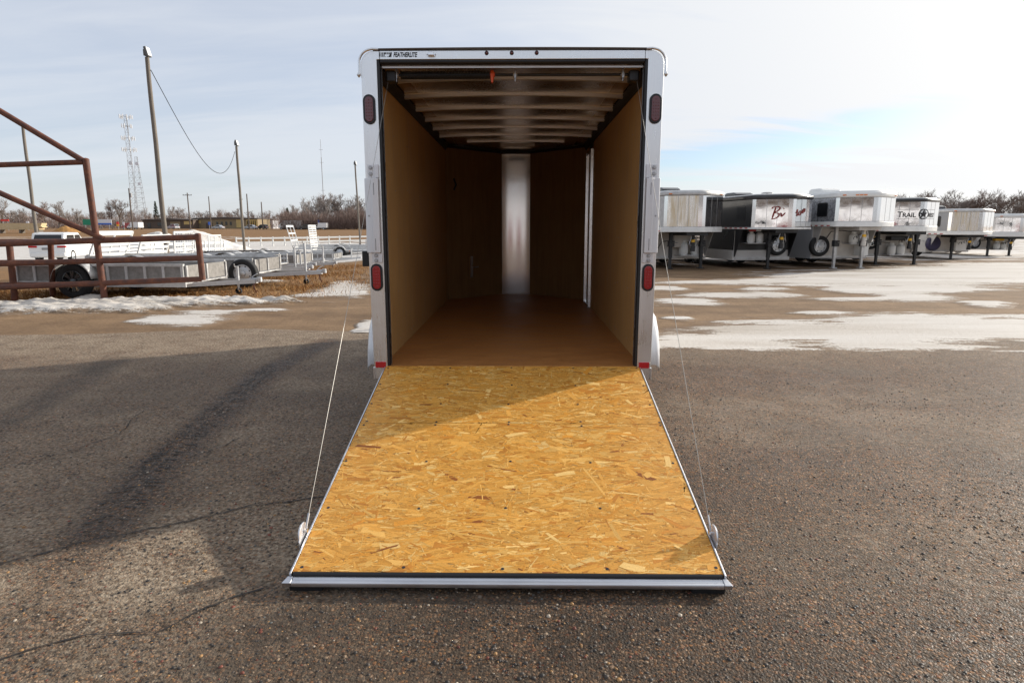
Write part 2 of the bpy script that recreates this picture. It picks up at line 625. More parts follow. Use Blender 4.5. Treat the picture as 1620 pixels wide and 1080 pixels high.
def _osb(N):
    at_ = N.n('ShaderNodeAttribute', attribute_name='tint').outputs['Color']
    uvx = N.n('ShaderNodeAttribute', attribute_name='grain').outputs['Color']
    mp = N.n('ShaderNodeMapping', ins={'Vector': uvx, 'Scale': (16, 420, 1)})
    g = N.noise(mp.outputs[0], 1.0, 4, 0.6, 0.3)
    n2 = N.noise(N.co, 130, 3, 0.6)
    k = N.math('ADD', N.math('MULTIPLY', g, 0.65), N.math('MULTIPLY', n2, 0.35))
    sh = N.ramp(k, [(0.30, 0.60), (0.5, 0.98), (0.70, 1.24)])
    setb(N, 'Base Color', N.mix(1.0, at_, sh, 'MULTIPLY'))
    setb(N, 'Roughness', N.maprange(g, 0.3, 0.7, 0.46, 0.66))
    bp = N.n('ShaderNodeBump', ins={'Strength': 0.25, 'Distance': 0.001, 'Height': k})
    N.link(bp.outputs[0], N.b.inputs['Normal'])


mat('osb_strand', fn=_osb, spec=0.35)
mat('osb_core', (0.50, 0.27, 0.075), 0.6, var=0.35, vscale=30)


# ---- ground
def _asphalt(N):
    dust_sun = N.n('ShaderNodeAttribute', attribute_name='dust_sun').outputs['Fac']
    wet = N.n('ShaderNodeAttribute', attribute_name='wet').outputs['Fac']
    big = N.noise(N.co, 0.55, 6, 0.6)
    mid = N.noise(N.co, 3.2, 6, 0.65)
    fine = N.noise(N.co, 45, 4, 0.6)
    wob = N.n('ShaderNodeVectorMath', operation='ADD', ins={0: N.co})
    nv = N.n('ShaderNodeTexNoise', ins={'Vector': N.co, 'Scale': 60.0, 'Detail': 2.0})
    sc = N.n('ShaderNodeVectorMath', operation='SCALE', ins={0: nv.outputs['Color'], 'Scale': 0.010})
    N.link(sc.outputs[0], wob.inputs[1])
    st = []
    for s in (62.0, 118.0):
        v = N.n('ShaderNodeTexVoronoi', voronoi_dimensions='2D', ins={'Vector': wob.outputs[0], 'Scale': s, 'Randomness': 1.0})
        r = N.n('ShaderNodeSeparateColor', ins={0: v.outputs['Color']})
        st.append((v.outputs['Distance'], r.outputs[0], r.outputs[1]))
    pal = [(0.0, (0.012, 0.011, 0.010)), (0.30, (0.030, 0.025, 0.021)), (0.52, (0.070, 0.056, 0.044)), (0.72, (0.135, 0.102, 0.074)),
           (0.84, (0.17, 0.115, 0.072)), (0.90, (0.24, 0.135, 0.058)), (0.94, (0.11, 0.038, 0.024)), (0.97, (0.27, 0.22, 0.17)), (1.0, (0.33, 0.28, 0.23))]
    c1 = N.ramp(st[0][1], pal)
    c2 = N.ramp(st[1][1], pal)
    sel = N.maprange(st[0][0], 0.28, 0.52)             # small chips and binder between the larger stones
    c = N.mix(sel, c1, c2)
    bind = N.math('MULTIPLY', N.maprange(st[1][0], 0.25, 0.6), sel)
    c = N.mix(N.math('MULTIPLY', bind, 0.8), c, (0.022, 0.019, 0.017))
    c = N.mix(0.06, c, (0.062, 0.050, 0.041))
    c = N.mix(1.0, c, (1.22, 1.0, 0.82), 'MULTIPLY')
    tone = N.ramp(N.math('ADD', N.math('MULTIPLY', big, 0.6), N.math('MULTIPLY', mid, 0.4)), [(0.3, 0.78), (0.5, 1.0), (0.7, 1.22)])
    c = N.mix(1.0, c, tone, 'MULTIPLY')
    # tan dusty tone, also carrying the brightness painted into the sunlit patch
    df = N.math('MULTIPLY', dust_sun, N.maprange(N.math('ADD', N.math('MULTIPLY', mid, 0.5), N.math('MULTIPLY', fine, 0.5)), 0.28, 0.62), clamp=True)
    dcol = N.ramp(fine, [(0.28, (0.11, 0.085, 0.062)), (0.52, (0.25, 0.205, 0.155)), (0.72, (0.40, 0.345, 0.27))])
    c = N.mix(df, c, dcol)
    wf = N.math('MULTIPLY', wet, N.maprange(N.math('ADD', mid, N.math('MULTIPLY', fine, 0.35)), 0.45, 0.78), clamp=True)
    c = N.mix(N.math('MULTIPLY', wf, 0.80), c, (0.016, 0.013, 0.011))
    c = N.mix(1.0, c, (1.12, 1.06, 1.0), 'MULTIPLY')
    setb(N, 'Base Color', c)
    rg = N.math('ADD', N.maprange(st[0][2], 0.0, 1.0, 0.50, 0.80), N.math('MULTIPLY', df, 0.3))
    gl = N.n('ShaderNodeAttribute', attribute_name='gloss').outputs['Fac']
    rg = N.math('SUBTRACT', rg, N.math('MULTIPLY', wf, 0.12))
    rg = N.math('SUBTRACT', rg, N.math('MULTIPLY', N.math('MULTIPLY', gl, N.maprange(mid, 0.35, 0.65)), 0.26))
    setb(N, 'Roughness', rg)
    h1 = N.math('SUBTRACT', 1.0, N.maprange(st[0][0], 0.0, 0.55))
    h2 = N.math('SUBTRACT', 1.0, N.maprange(st[1][0], 0.0, 0.6))
    h = N.math('ADD', N.math('MULTIPLY', h1, N.math('ADD', 0.35, st[0][2])), N.math('MULTIPLY', h2, 0.45))
    bp = N.n('ShaderNodeBump', ins={'Strength': 0.6, 'Distance': 0.004, 'Height': h})
    bp2 = N.n('ShaderNodeBump', ins={'Strength': 0.35, 'Distance': 0.03, 'Height': mid, 'Normal': bp.outputs[0]})
    N.link(bp2.outputs[0], N.b.inputs['Normal'])


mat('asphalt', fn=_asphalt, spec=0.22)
def _pebble(N):
    setb(N, 'Base Color', N.n('ShaderNodeAttribute', attribute_name='tint').outputs['Color'])
    N.b.inputs['Roughness'].default_value = 0.55


mat('pebble', fn=_pebble, spec=0.3)
mat('track_mud', (0.026, 0.020, 0.016), 0.7, var=0.4, vscale=20)
mat('crack_fill', (0.024, 0.019, 0.016), 0.8, var=0.4, vscale=30)


def _dirt(N):
    big = N.noise(N.co, 0.25, 6, 0.62)
    mid = N.noise(N.co, 1.7, 6, 0.65)
    fine = N.noise(N.co, 26, 5, 0.68)
    mp = N.n('ShaderNodeMapping', ins={'Vector': N.co, 'Rotation': (0, 0, R(8)), 'Scale': (0.22, 1.4, 1)})
    strk = N.noise(mp.outputs[0], 0.8, 6, 0.62, 0.4)
    mx = N.math('ADD', N.math('ADD', N.math('MULTIPLY', fine, 0.35), N.math('MULTIPLY', mid, 0.30)), N.math('MULTIPLY', strk, 0.35))
    dirt = N.ramp(mx, [(0.30, (0.075, 0.046, 0.026)), (0.46, (0.165, 0.102, 0.055)), (0.58, (0.25, 0.16, 0.088)), (0.72, (0.36, 0.255, 0.155))])
    return dirt, mid, fine, strk


def _ground(N):
    gr = N.n('ShaderNodeAttribute', attribute_name='grass').outputs['Fac']
    sn = N.n('ShaderNodeAttribute', attribute_name='snow').outputs['Fac']
    dirt, mid, fine, strk = _dirt(N)
    gcol = N.ramp(N.math('ADD', N.math('MULTIPLY', fine, 0.6), N.math('MULTIPLY', mid, 0.4)),
                  [(0.30, (0.085, 0.042, 0.016)), (0.5, (0.205, 0.108, 0.040)), (0.68, (0.34, 0.20, 0.085))])
    nz = N.math('ADD', N.math('MULTIPLY', mid, 0.6), N.math('MULTIPLY', fine, 0.4))
    gf = N.maprange(N.math('ADD', gr, N.math('MULTIPLY', N.math('SUBTRACT', nz, 0.5), 1.6)), 0.40, 0.62)
    c = N.mix(gf, dirt, gcol)
    sf = N.maprange(N.math('ADD', sn, N.math('MULTIPLY', N.math('SUBTRACT', N.math('ADD', N.math('MULTIPLY', strk, 0.7), N.math('MULTIPLY', mid, 0.3)), 0.5), 1.5)), 0.42, 0.60)
    scol = N.ramp(mid, [(0.3, (0.46, 0.42, 0.375)), (0.6, (0.60, 0.575, 0.55))])
    c = N.mix(sf, c, scol)
    setb(N, 'Base Color', c)
    N.b.inputs['Roughness'].default_value = 0.85
    bp = N.n('ShaderNodeBump', ins={'Strength': 0.6, 'Distance': 0.03, 'Height': N.math('ADD', N.math('MULTIPLY', fine, 0.5), mid)})
    N.link(bp.outputs[0], N.b.inputs['Normal'])


mat('ground_dirt', fn=_ground, spec=0.25)


def _snow(N):
    dirt, mid, fine, strk = _dirt(N)
    thick = N.n('ShaderNodeAttribute', attribute_name='thick').outputs['Fac']
    mp = N.n('ShaderNodeMapping', ins={'Vector': N.co, 'Rotation': (0, 0, R(6)), 'Scale': (1.0, 4.5, 1)})
    st2 = N.noise(mp.outputs[0], 2.2, 7, 0.68, 0.5)
    k = N.math('ADD', thick, N.math('ADD', N.math('MULTIPLY', N.math('SUBTRACT', st2, 0.5), 1.5), N.math('MULTIPLY', N.math('SUBTRACT', fine, 0.5), 0.9)))
    f = N.maprange(k, -0.02, 0.16)
    film = N.maprange(k, -0.30, 0.05, 0.0, 0.45)
    sc = N.ramp(N.math('ADD', N.math('MULTIPLY', strk, 0.6), N.math('MULTIPLY', fine, 0.4)), [(0.30, (0.34, 0.285, 0.225)), (0.46, (0.52, 0.475, 0.425)), (0.70, (0.68, 0.655, 0.625))])
    c = N.mix(film, dirt, (0.30, 0.25, 0.20))
    c = N.mix(f, c, sc)
    setb(N, 'Base Color', c)
    setb(N, 'Roughness', N.maprange(fine, 0.3, 0.7, 0.5, 0.8))
    bp = N.n('ShaderNodeBump', ins={'Strength': 0.6, 'Distance': 0.02, 'Height': N.math('ADD', N.math('MULTIPLY', f, 0.8), N.math('ADD', fine, N.math('MULTIPLY', strk, 0.4)))})
    N.link(bp.outputs[0], N.b.inputs['Normal'])


mat('old_snow', fn=_snow, spec=0.25)


def _pile(N):
    n = N.noise(N.co, 0.8, 6, 0.65)
    f = N.noise(N.co, 6, 5, 0.65)
    k = N.math('ADD', N.math('MULTIPLY', n, 0.6), N.math('MULTIPLY', f, 0.4))
    setb(N, 'Base Color', N.ramp(k, [(0.3, (0.40, 0.34, 0.27)), (0.48, (0.66, 0.62, 0.57)), (0.7, (0.80, 0.79, 0.77))]))
    N.b.inputs['Roughness'].default_value = 0.8
    bp = N.n('ShaderNodeBump', ins={'Strength': 0.6, 'Distance': 0.1, 'Height': k})
    N.link(bp.outputs[0], N.b.inputs['Normal'])


mat('snow_pile', fn=_pile, spec=0.3)


def _tint(base, var):
    def fn(N):
        a = N.n('ShaderNodeAttribute', attribute_name='tint').outputs['Color']
        setb(N, 'Base Color', a)
    return fn


mat('dry_grass', rough=0.85, fn=_tint(None, 0), spec=0.2)
mat('bark', (0.15, 0.12, 0.10), 0.9, var=0.35, vscale=3)
mat('twig_brown_hazy', (0.25, 0.205, 0.18), 0.9, var=0.3, vscale=0.6)  # twig colours from here lightened, distance haze painted in
mat('twig_red_hazy', (0.23, 0.165, 0.14), 0.9, var=0.3, vscale=0.6)
mat('twig_grey_hazy', (0.30, 0.26, 0.235), 0.9, var=0.3, vscale=0.6)
mat('pine_green', (0.035, 0.050, 0.028), 0.9, var=0.3, vscale=1)
mat('wall_tan', (0.26, 0.20, 0.12), 0.8, var=0.12, vscale=0.5)
mat('wall_brown', (0.115, 0.085, 0.066), 0.8, var=0.15, vscale=0.5)
mat('wall_yellow', (0.55, 0.41, 0.17), 0.8, var=0.1, vscale=0.5)
mat('roof_brown', (0.11, 0.09, 0.08), 0.8, var=0.1)
mat('tower_steel', (0.36, 0.36, 0.37), 0.6, 0.3)
mat('road_far', (0.10, 0.095, 0.09), 0.8)

# ------------------------------------------------------------------ the setting: ground, asphalt, snow
def blob(X, Y, lst):
    """soft union of ground ellipses surveyed from the photo: (px, py_top, py_bottom, half width px)"""
    best = np.full(X.shape, -9.0)
    for (px, y0, y1, hw) in lst:
        a = gp(px, y0); b = gp(px, y1); c0 = gp(px - hw, (y0 + y1) / 2); c1 = gp(px + hw, (y0 + y1) / 2)
        cx, cy = (c0[0] + c1[0]) / 2, (a[1] + b[1]) / 2
        rx, ry = abs(c1[0] - c0[0]) / 2, abs(a[1] - b[1]) / 2
        ax = ((a[0] - b[0]) / max(1e-6, a[1] - b[1]))
        u = (X - cx - ax * (Y - cy) * 0.5) / rx
        v = (Y - cy) / ry
        best = np.maximum(best, 1 - np.sqrt(u * u + v * v))
    return best


def poly_mask(X, Y, pts, soft=0.2):
    """signed soft mask of a ground polygon given in photo bearings"""
    P = [gp(*p)[:2] for p in pts]
    inside = np.zeros(X.shape, bool)
    dist = np.full(X.shape, 1e9)
    n = len(P)
    for i in range(n):
        x0, y0 = P[i]; x1, y1 = P[(i + 1) % n]
        cond = ((y0 > Y) != (y1 > Y)) & (X < (x1 - x0) * (Y - y0) / (y1 - y0 + 1e-12) + x0)
        inside ^= cond
        dx, dy = x1 - x0, y1 - y0
        t = np.clip(((X - x0) * dx + (Y - y0) * dy) / (dx * dx + dy * dy + 1e-12), 0, 1)
        dist = np.minimum(dist, np.hypot(X - x0 - t * dx, Y - y0 - t * dy))
    s = np.where(inside, dist, -dist)
    return np.clip(0.5 + s / (2 * soft), 0, 1)


def line_mask(X, Y, pts, half, soft):
    P = [gp(*p)[:2] for p in pts]
    dist = np.full(X.shape, 1e9)
    for (x0, y0), (x1, y1) in zip(P[:-1], P[1:]):
        dx, dy = x1 - x0, y1 - y0
        t = np.clip(((X - x0) * dx + (Y - y0) * dy) / (dx * dx + dy * dy), 0, 1)
        dist = np.minimum(dist, np.hypot(X - x0 - t * dx, Y - y0 - t * dy))
    return 1 - sstep(half, half + soft, dist)


def ground_attrs(X, Y):
    n = fbm(X * 0.35, Y * 0.35, 5)
    left = sstep(-2.0, -5.0, X)
    grass = np.zeros_like(X)
    # rough grass round the parked utility trailers and the far verge
    grass = np.maximum(grass, 0.80 * sstep(8.2, 9.0, Y - (X + 5) * 0.10) * (1 - sstep(20, 25, Y)) * sstep(-3.4, -6.0, X + (Y - 9) * 0.05))
    grass = np.maximum(grass, 0.60 * sstep(20, 23, Y) * (1 - sstep(25, 30, Y)) * left)
    grass = np.maximum(grass, 0.95 * sstep(78, 86, Y))
    snow = 0.95 * sstep(27, 31, Y) * (1 - sstep(72, 84, Y + (n - 0.5) * 26)) * left
    snow = np.maximum(snow, 0.45 * sstep(84, 90, Y) * (1 - sstep(96, 110, Y)) * left * sstep(-24, -30, X))
    # right-hand lot: packed snow lanes behind the parked horse trailers
    right = sstep(1.0, 3.0, X)
    snow = np.maximum(snow, right * (0.38 + 0.20 * sstep(22, 30, Y)) * sstep(17, 20, Y) * (1 - sstep(110, 160, Y)))
    return {'grass': grass, 'snow': snow}


xs = np.unique(np.concatenate([np.linspace(-14, 14, 113), np.linspace(-60, 60, 81), np.linspace(-300, 300, 61), np.array([-2500, -1200, -600, 600, 1200, 2500])]))
ys = np.unique(np.concatenate([np.linspace(-8, 30, 128), np.linspace(30, 160, 100), np.linspace(160, 600, 30), np.array([-600, -200, -60, -25, -12, 900, 1500, 2600])]))
grid('ground', xs, ys, lambda X, Y: terr(X, Y) + 0.012 * (fbm(X * 1.5, Y * 1.5, 3) - 0.5) - 0.012, MAT['ground_dirt'], ground_attrs)


def asphalt_edge(x):
    base = np.interp(x, [-40, -12, -6.6, -4, -2, 0, 1.8, 3.4, 5.2, 6.9, 12, 40], [4.0, 4.0, 4.3, 4.9, 4.6, 4.0, 3.45, 3.5, 3.8, 4.05, 4.6, 5.5])
    return base + 0.34 * (fbm(np.asarray(x) * 0.9, np.asarray(x) * 0 + 3.3, 5) - 0.5)


def build_asphalt():
    xs = np.unique(np.concatenate([np.linspace(-8, 8, 201), np.linspace(-40, 40, 81)]))
    rows = 150
    t = np.linspace(0, 1, rows)
    X = np.repeat(xs[None, :], rows, 0)
    Y0 = -30.0
    near = np.concatenate([np.linspace(-30, -4, 12, endpoint=False), np.linspace(-4, 1, rows - 12)])
    E = asphalt_edge(xs)[None, :]
    Y = -4 + 0 * X
    yy = near[:, None]
    Y = np.where(yy < -3.9, yy + 0 * X, -4 + (yy + 4) / 5.0 * (E + 4))
    Z = 0.004 + 0.006 * (fbm(X * 0.8, Y * 0.8, 3) - 0.5)
    Xf, Yf = X.ravel(), Y.ravel()
    n = fbm(Xf * 0.9, Yf * 0.9, 5)
    n2 = fbm(Xf * 0.5 + 40, Yf * 1.3, 5)
    dust_sun = 0.14 + 0.30 * sstep(0.42, 0.70, n2) + 0.40 * sstep(0.5, -1.5, Xf)
    dust_sun = np.maximum(dust_sun, 0.95 * poly_mask(Xf, Yf, [(-200, 900), (-40, 892), (120, 868), (372, 812), (560, 775), (420, 880), (300, 960), (200, 1010), (-100, 1150), (-300, 1150)], 0.22))  # dusty patch bounded by the trailer's shadow edge, sunlight painted into its colour
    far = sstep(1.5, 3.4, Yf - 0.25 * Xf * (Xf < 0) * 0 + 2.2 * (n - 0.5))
    dust_sun = np.maximum(dust_sun, 0.95 * far * (Xf < -0.5))
    dust_sun = np.maximum(dust_sun, 0.55 * far * (Xf > 0.5))
    wet = 0.35 * sstep(0.50, 0.72, n) * (1 - 0.8 * sstep(0.6, 0.9, dust_sun))
    trk = line_mask(Xf, Yf, [(520, 540), (420, 590), (250, 740), (165, 835)], 0.08, 0.20)
    wet = np.maximum(wet, 0.62 * trk * (0.6 + 0.8 * n))
    dust_sun = dust_sun * (1 - 0.7 * trk)
    wet = np.maximum(wet, 0.75 * line_mask(Xf, Yf, [(180, 570), (60, 640), (-60, 700)], 0.08, 0.2) * (0.5 + n))
    wet = np.maximum(wet, 0.80 * poly_mask(Xf, Yf, [(260, 1100), (330, 985), (480, 935), (900, 925), (1180, 930), (1400, 1100)], 0.18))
    dust_sun *= 1 - 0.5 * line_mask(Xf, Yf, [(150, 850), (60, 960), (-40, 1080)], 0.08, 0.16)
    gloss = poly_mask(Xf, Yf, [(1060, 640), (1130, 585), (1330, 575), (1480, 640), (1380, 760), (1180, 790), (1090, 720)], 0.35)
    i = np.arange(X.size).reshape(X.shape)
    f = np.stack([i[:-1, :-1].ravel(), i[:-1, 1:].ravel(), i[1:, 1:].ravel(), i[1:, :-1].ravel()], 1)
    return rawmesh('asphalt_lot', np.stack([Xf, Yf, Z.ravel()], 1), f, MAT['asphalt'], {'dust_sun': dust_sun, 'wet': wet, 'gloss': gloss}, 'structure', True)


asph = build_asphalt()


def crack(pts, w, seed):
    rnd = random.Random(seed)
    P = [Vector(gp(*p)) for p in pts]
    line = []
    for a, b in zip(P[:-1], P[1:]):
        k = max(3, int((b - a).length / 0.035))
        for j in range(k):
            line.append(a.lerp(b, j / k))
    line.append(P[-1])
    off = 0.0
    L, Rr = [], []
    for i, p in enumerate(line):
        t = (line[min(i + 1, len(line) - 1)] - line[max(i - 1, 0)]).normalized()
        s = Vector((-t.y, t.x, 0))
        off = off * 0.86 + rnd.uniform(-0.013, 0.013)
        ww = w * rnd.uniform(0.25, 1.25)
        L.append(p + s * (off + ww)); Rr.append(p + s * (off - ww))
    m = MB()
    n = len(L)
    m.add([(*q.xy, 0.0095) for q in L + Rr], [(i, i + 1, n + i + 1, n + i) for i in range(n - 1)])
    o = m.build('crack', MAT['crack_fill'], asph)
    o['kind'] = 'stuff'
    return o


def tyre_track(pts, half, seed):
    """wet tread prints: short bars pressed across the line of a wheel"""
    rnd = random.Random(seed)
    P = [Vector(gp(*p)) for p in pts]
    m = MB()
    for a, b in zip(P[:-1], P[1:]):
        d = (b - a).normalized()
        s = Vector((-d.y, d.x, 0))
        n = int((b - a).length / 0.048)
        for k in range(n):
            c = a.lerp(b, k / n)
            for side in (-1, 1):
                if rnd.random() < 0.22:
                    continue
                l0 = rnd.uniform(0.008, 0.02); l1 = half * rnd.uniform(0.55, 1.05)
                w_ = rnd.uniform(0.007, 0.014)
                skew = d * 0.03
                u = 0.0
                while u < 1.0:
                    du = rnd.uniform(0.10, 0.28)
                    if rnd.random() < 0.62:
                        la = l0 + (l1 - l0) * u; lb = l0 + (l1 - l0) * min(1.0, u + du)
                        jj = d * rnd.uniform(-0.006, 0.006)
                        wa, wb = w_ * rnd.uniform(0.4, 1.1), w_ * rnd.uniform(0.2, 1.0)
                        q = [c + s * side * la - d * wa + skew * u + jj, c + s * side * la + d * wa * 0.8 + skew * u + jj, c + s * side * lb + d * wb + skew * u + jj, c + s * side * lb - d * wb * 0.7 + skew * u + jj]
                        m.add([(*v.xy, 0.0088) for v in q], [(0, 1, 2, 3)])
                    u += du
    o = m.build('tyre_track', MAT['track_mud'], asph)
    o['kind'] = 'stuff'


tyre_track([(440, 575), (330, 660), (240, 745), (170, 830)], 0.13, 3)
crack([(-60, 905), (60, 880), (160, 850), (300, 828), (400, 800), (480, 793), (560, 780)], 0.006, 1)
crack([(-40, 1060), (90, 1020), (180, 1005), (250, 1000), (330, 965), (420, 935)], 0.005, 2)
crack([(30, 735), (110, 715), (190, 690), (230, 650), (330, 640)], 0.0035, 3)
crack([(310, 724), (350, 708), (380, 694)], 0.0035, 4)
crack([(70, 720), (95, 735), (60, 745)], 0.003, 5)


def pebbles():
    rng = np.random.default_rng(77)
    n = 150000
    X = rng.uniform(-4.2, 5.0, n); Y = rng.uniform(-3.75, 3.0, n)
    d = np.hypot(X - CX, Y + CD)
    keep = (rng.random(n) < np.clip((2.5 / d) ** 2.2, 0, 1)) & (np.abs(X) < 0.85 * (Y + CD) + 0.35) & (0.35 + 0.9 * fbm(X * 1.6, Y * 1.6, 4) > rng.random(n) * 1.1)
    X, Y = X[keep], Y[keep]
    m = len(X)
    r = np.clip(rng.lognormal(-5.36, 0.40, m), 0.0020, 0.0105)
    el = rng.uniform(0.65, 1.0, m); ro = rng.uniform(0, 6.28, m); ht = r * rng.uniform(0.35, 0.75, m)
    k = np.arange(5) * 2 * np.pi / 5
    V = np.zeros((m, 11, 3), np.float32)
    for ring, (rad, hh) in enumerate(((1.0, -0.15), (0.78, 0.65))):
        jr = rng.uniform(0.8, 1.15, (m, 5))
        lx = np.cos(k)[None] * r[:, None] * rad * jr; ly = np.sin(k)[None] * (r * el)[:, None] * rad * jr
        V[:, ring * 5:ring * 5 + 5, 0] = X[:, None] + lx * np.cos(ro)[:, None] - ly * np.sin(ro)[:, None]
        V[:, ring * 5:ring * 5 + 5, 1] = Y[:, None] + lx * np.sin(ro)[:, None] + ly * np.cos(ro)[:, None]
        V[:, ring * 5:ring * 5 + 5, 2] = 0.004 + ht[:, None] * hh
    V[:, 10] = np.stack([X, Y, 0.004 + ht], 1)
    F = []
    for i in range(5):
        j = (i + 1) % 5
        F += [(i, j, 5 + j), (i, 5 + j, 5 + i), (5 + i, 5 + j, 10)]
    F = (np.array(F)[None] + (np.arange(m) * 11)[:, None, None]).reshape(-1, 3)
    pal = np.array([[0.036, 0.032, 0.029], [0.055, 0.046, 0.040], [0.075, 0.062, 0.052], [0.13, 0.10, 0.076], [0.22, 0.155, 0.10], [0.33, 0.185, 0.075], [0.16, 0.05, 0.032], [0.38, 0.32, 0.25], [0.10, 0.105, 0.10]])
    t = pal[rng.choice(9, m, p=[0.27, 0.23, 0.15, 0.10, 0.085, 0.065, 0.04, 0.035, 0.025])] * rng.uniform(0.8, 1.2, (m, 1))
    o = rawmesh('loose_aggregate', V.reshape(-1, 3), F, MAT['pebble'], {'tint': np.repeat(t, 11, 0)}, 'stuff', True, asph)
    return m


pebbles()


def snow_sheet(name, xs, ys, lst, hmax=0.03, nscale=(0.8, 2.2), amp=1.3, bias=0.0, seed=0.0, kind='structure', rough=0.0):
    def zf(X, Y):
        m = blob(X, Y, lst) + bias
        n = fbm(X * nscale[0] + seed, Y * nscale[1] + seed, 5) - 0.5
        k = m + amp * n + 0.62 * (fbm(X * 3.2 + seed, Y * 11, 4) - 0.5)
        zf.k = k
        h = np.where(k > 0, hmax * np.tanh(k * 2.5), np.maximum(-0.05, k * 0.08))
        if rough:
            h = h + (k > 0) * rough * np.clip(k, 0, 1) * fbm(X * 5 + seed, Y * 5, 4)
        return terr(X, Y) + h
    return grid(name, xs, ys, zf, MAT['old_snow'], lambda x, y: {'thick': np.clip(zf.k.ravel() - 0.16, -0.6, 1.0)}, kind)


RIGHT_SNOW = [(1130, 528, 552, 140), (1290, 506, 546, 160), (1480, 500, 546, 190), (1640, 500, 542, 190), (1200, 512, 548, 90), (1380, 520, 552, 130),
              (1160, 444, 450, 115), (1290, 438, 452, 110), (1400, 428, 452, 160), (1540, 422, 448, 160), (1640, 416, 436, 160), (1215, 454, 460, 40),
              (1150, 463, 470, 70), (1225, 462, 470, 45), (1085, 472, 482, 45), (1110, 478, 483, 30), (1050, 453, 459, 30), (1440, 462, 476, 60), (1345, 470, 476, 60), (1560, 476, 486, 40),
              (1480, 452, 462, 90), (1370, 452, 464, 60), (1300, 492, 498, 50), (1075, 500, 506, 25)]
snow_sheet('packed_snow', np.linspace(0.9, 26, 520), np.linspace(3.2, 24, 420), RIGHT_SNOW, 0.012, (0.6, 2.8), 1.15, 0.22, 5.0)
LEFT_SNOW = [(540, 448, 470, 38), (505, 462, 470, 32), (565, 458, 470, 20), (270, 498, 515, 62), (330, 490, 498, 60), (230, 505, 510, 30), (575, 508, 535, 16), (415, 488, 492, 40), (545, 444, 449, 20),
             (420, 442, 446, 25), (480, 408, 413, 40), (540, 405, 409, 60)]
snow_sheet('melting_snow', np.linspace(-12, -1.2, 260), np.linspace(4.5, 30, 320), LEFT_SNOW, 0.015, (1.2, 3.6), 1.3, 0.14, 11.0)
BANK = [(-60, 478, 497, 120), (60, 477, 496, 100), (180, 474, 494, 110), (290, 473, 487, 90), (380, 474, 482, 60), (430, 476, 479, 45), (125, 468, 490, 22)]
snow_sheet('snow_bank', np.linspace(-14, -4.3, 300), np.linspace(6.0, 9.6, 130), BANK, 0.05, (1.3, 2.6), 0.75, 0.10, 2.0, rough=0.15)

# ------------------------------------------------------------------ the enclosed trailer
ZF, ZT = 0.529, 2.611           # floor, top of the opening
YS, YN = 4.20, 4.935            # end of the side walls, nose
TR = thing('enclosed_trailer', 'open silver enclosed cargo trailer with its wooden rear ramp lowered onto the asphalt', 'trailer')


def stadium(cx, cz, w, h, n=10):
    r = w / 2
    pts = []
    for k in range(n + 1):
        a = math.pi * k / n
        pts.append((cx + r * math.cos(a), cz + h / 2 - r + r * math.sin(a)))
    for k in range(n + 1):
        a = math.pi + math.pi * k / n
        pts.append((cx + r * math.cos(a), cz - h / 2 + r + r * math.sin(a)))
    return pts


def rounded(cx, cz, w, h, r, n=4):
    pts = []
    for (sx, sz, a0) in ((1, 1, 0), (-1, 1, 90), (-1, -1, 180), (1, -1, 270)):
        for k in range(n + 1):
            a = R(a0 + 90 * k / n)
            pts.append((cx + sx * (w / 2 - r) + r * math.cos(a), cz + sz * (h / 2 - r) + r * math.sin(a)))
    return pts


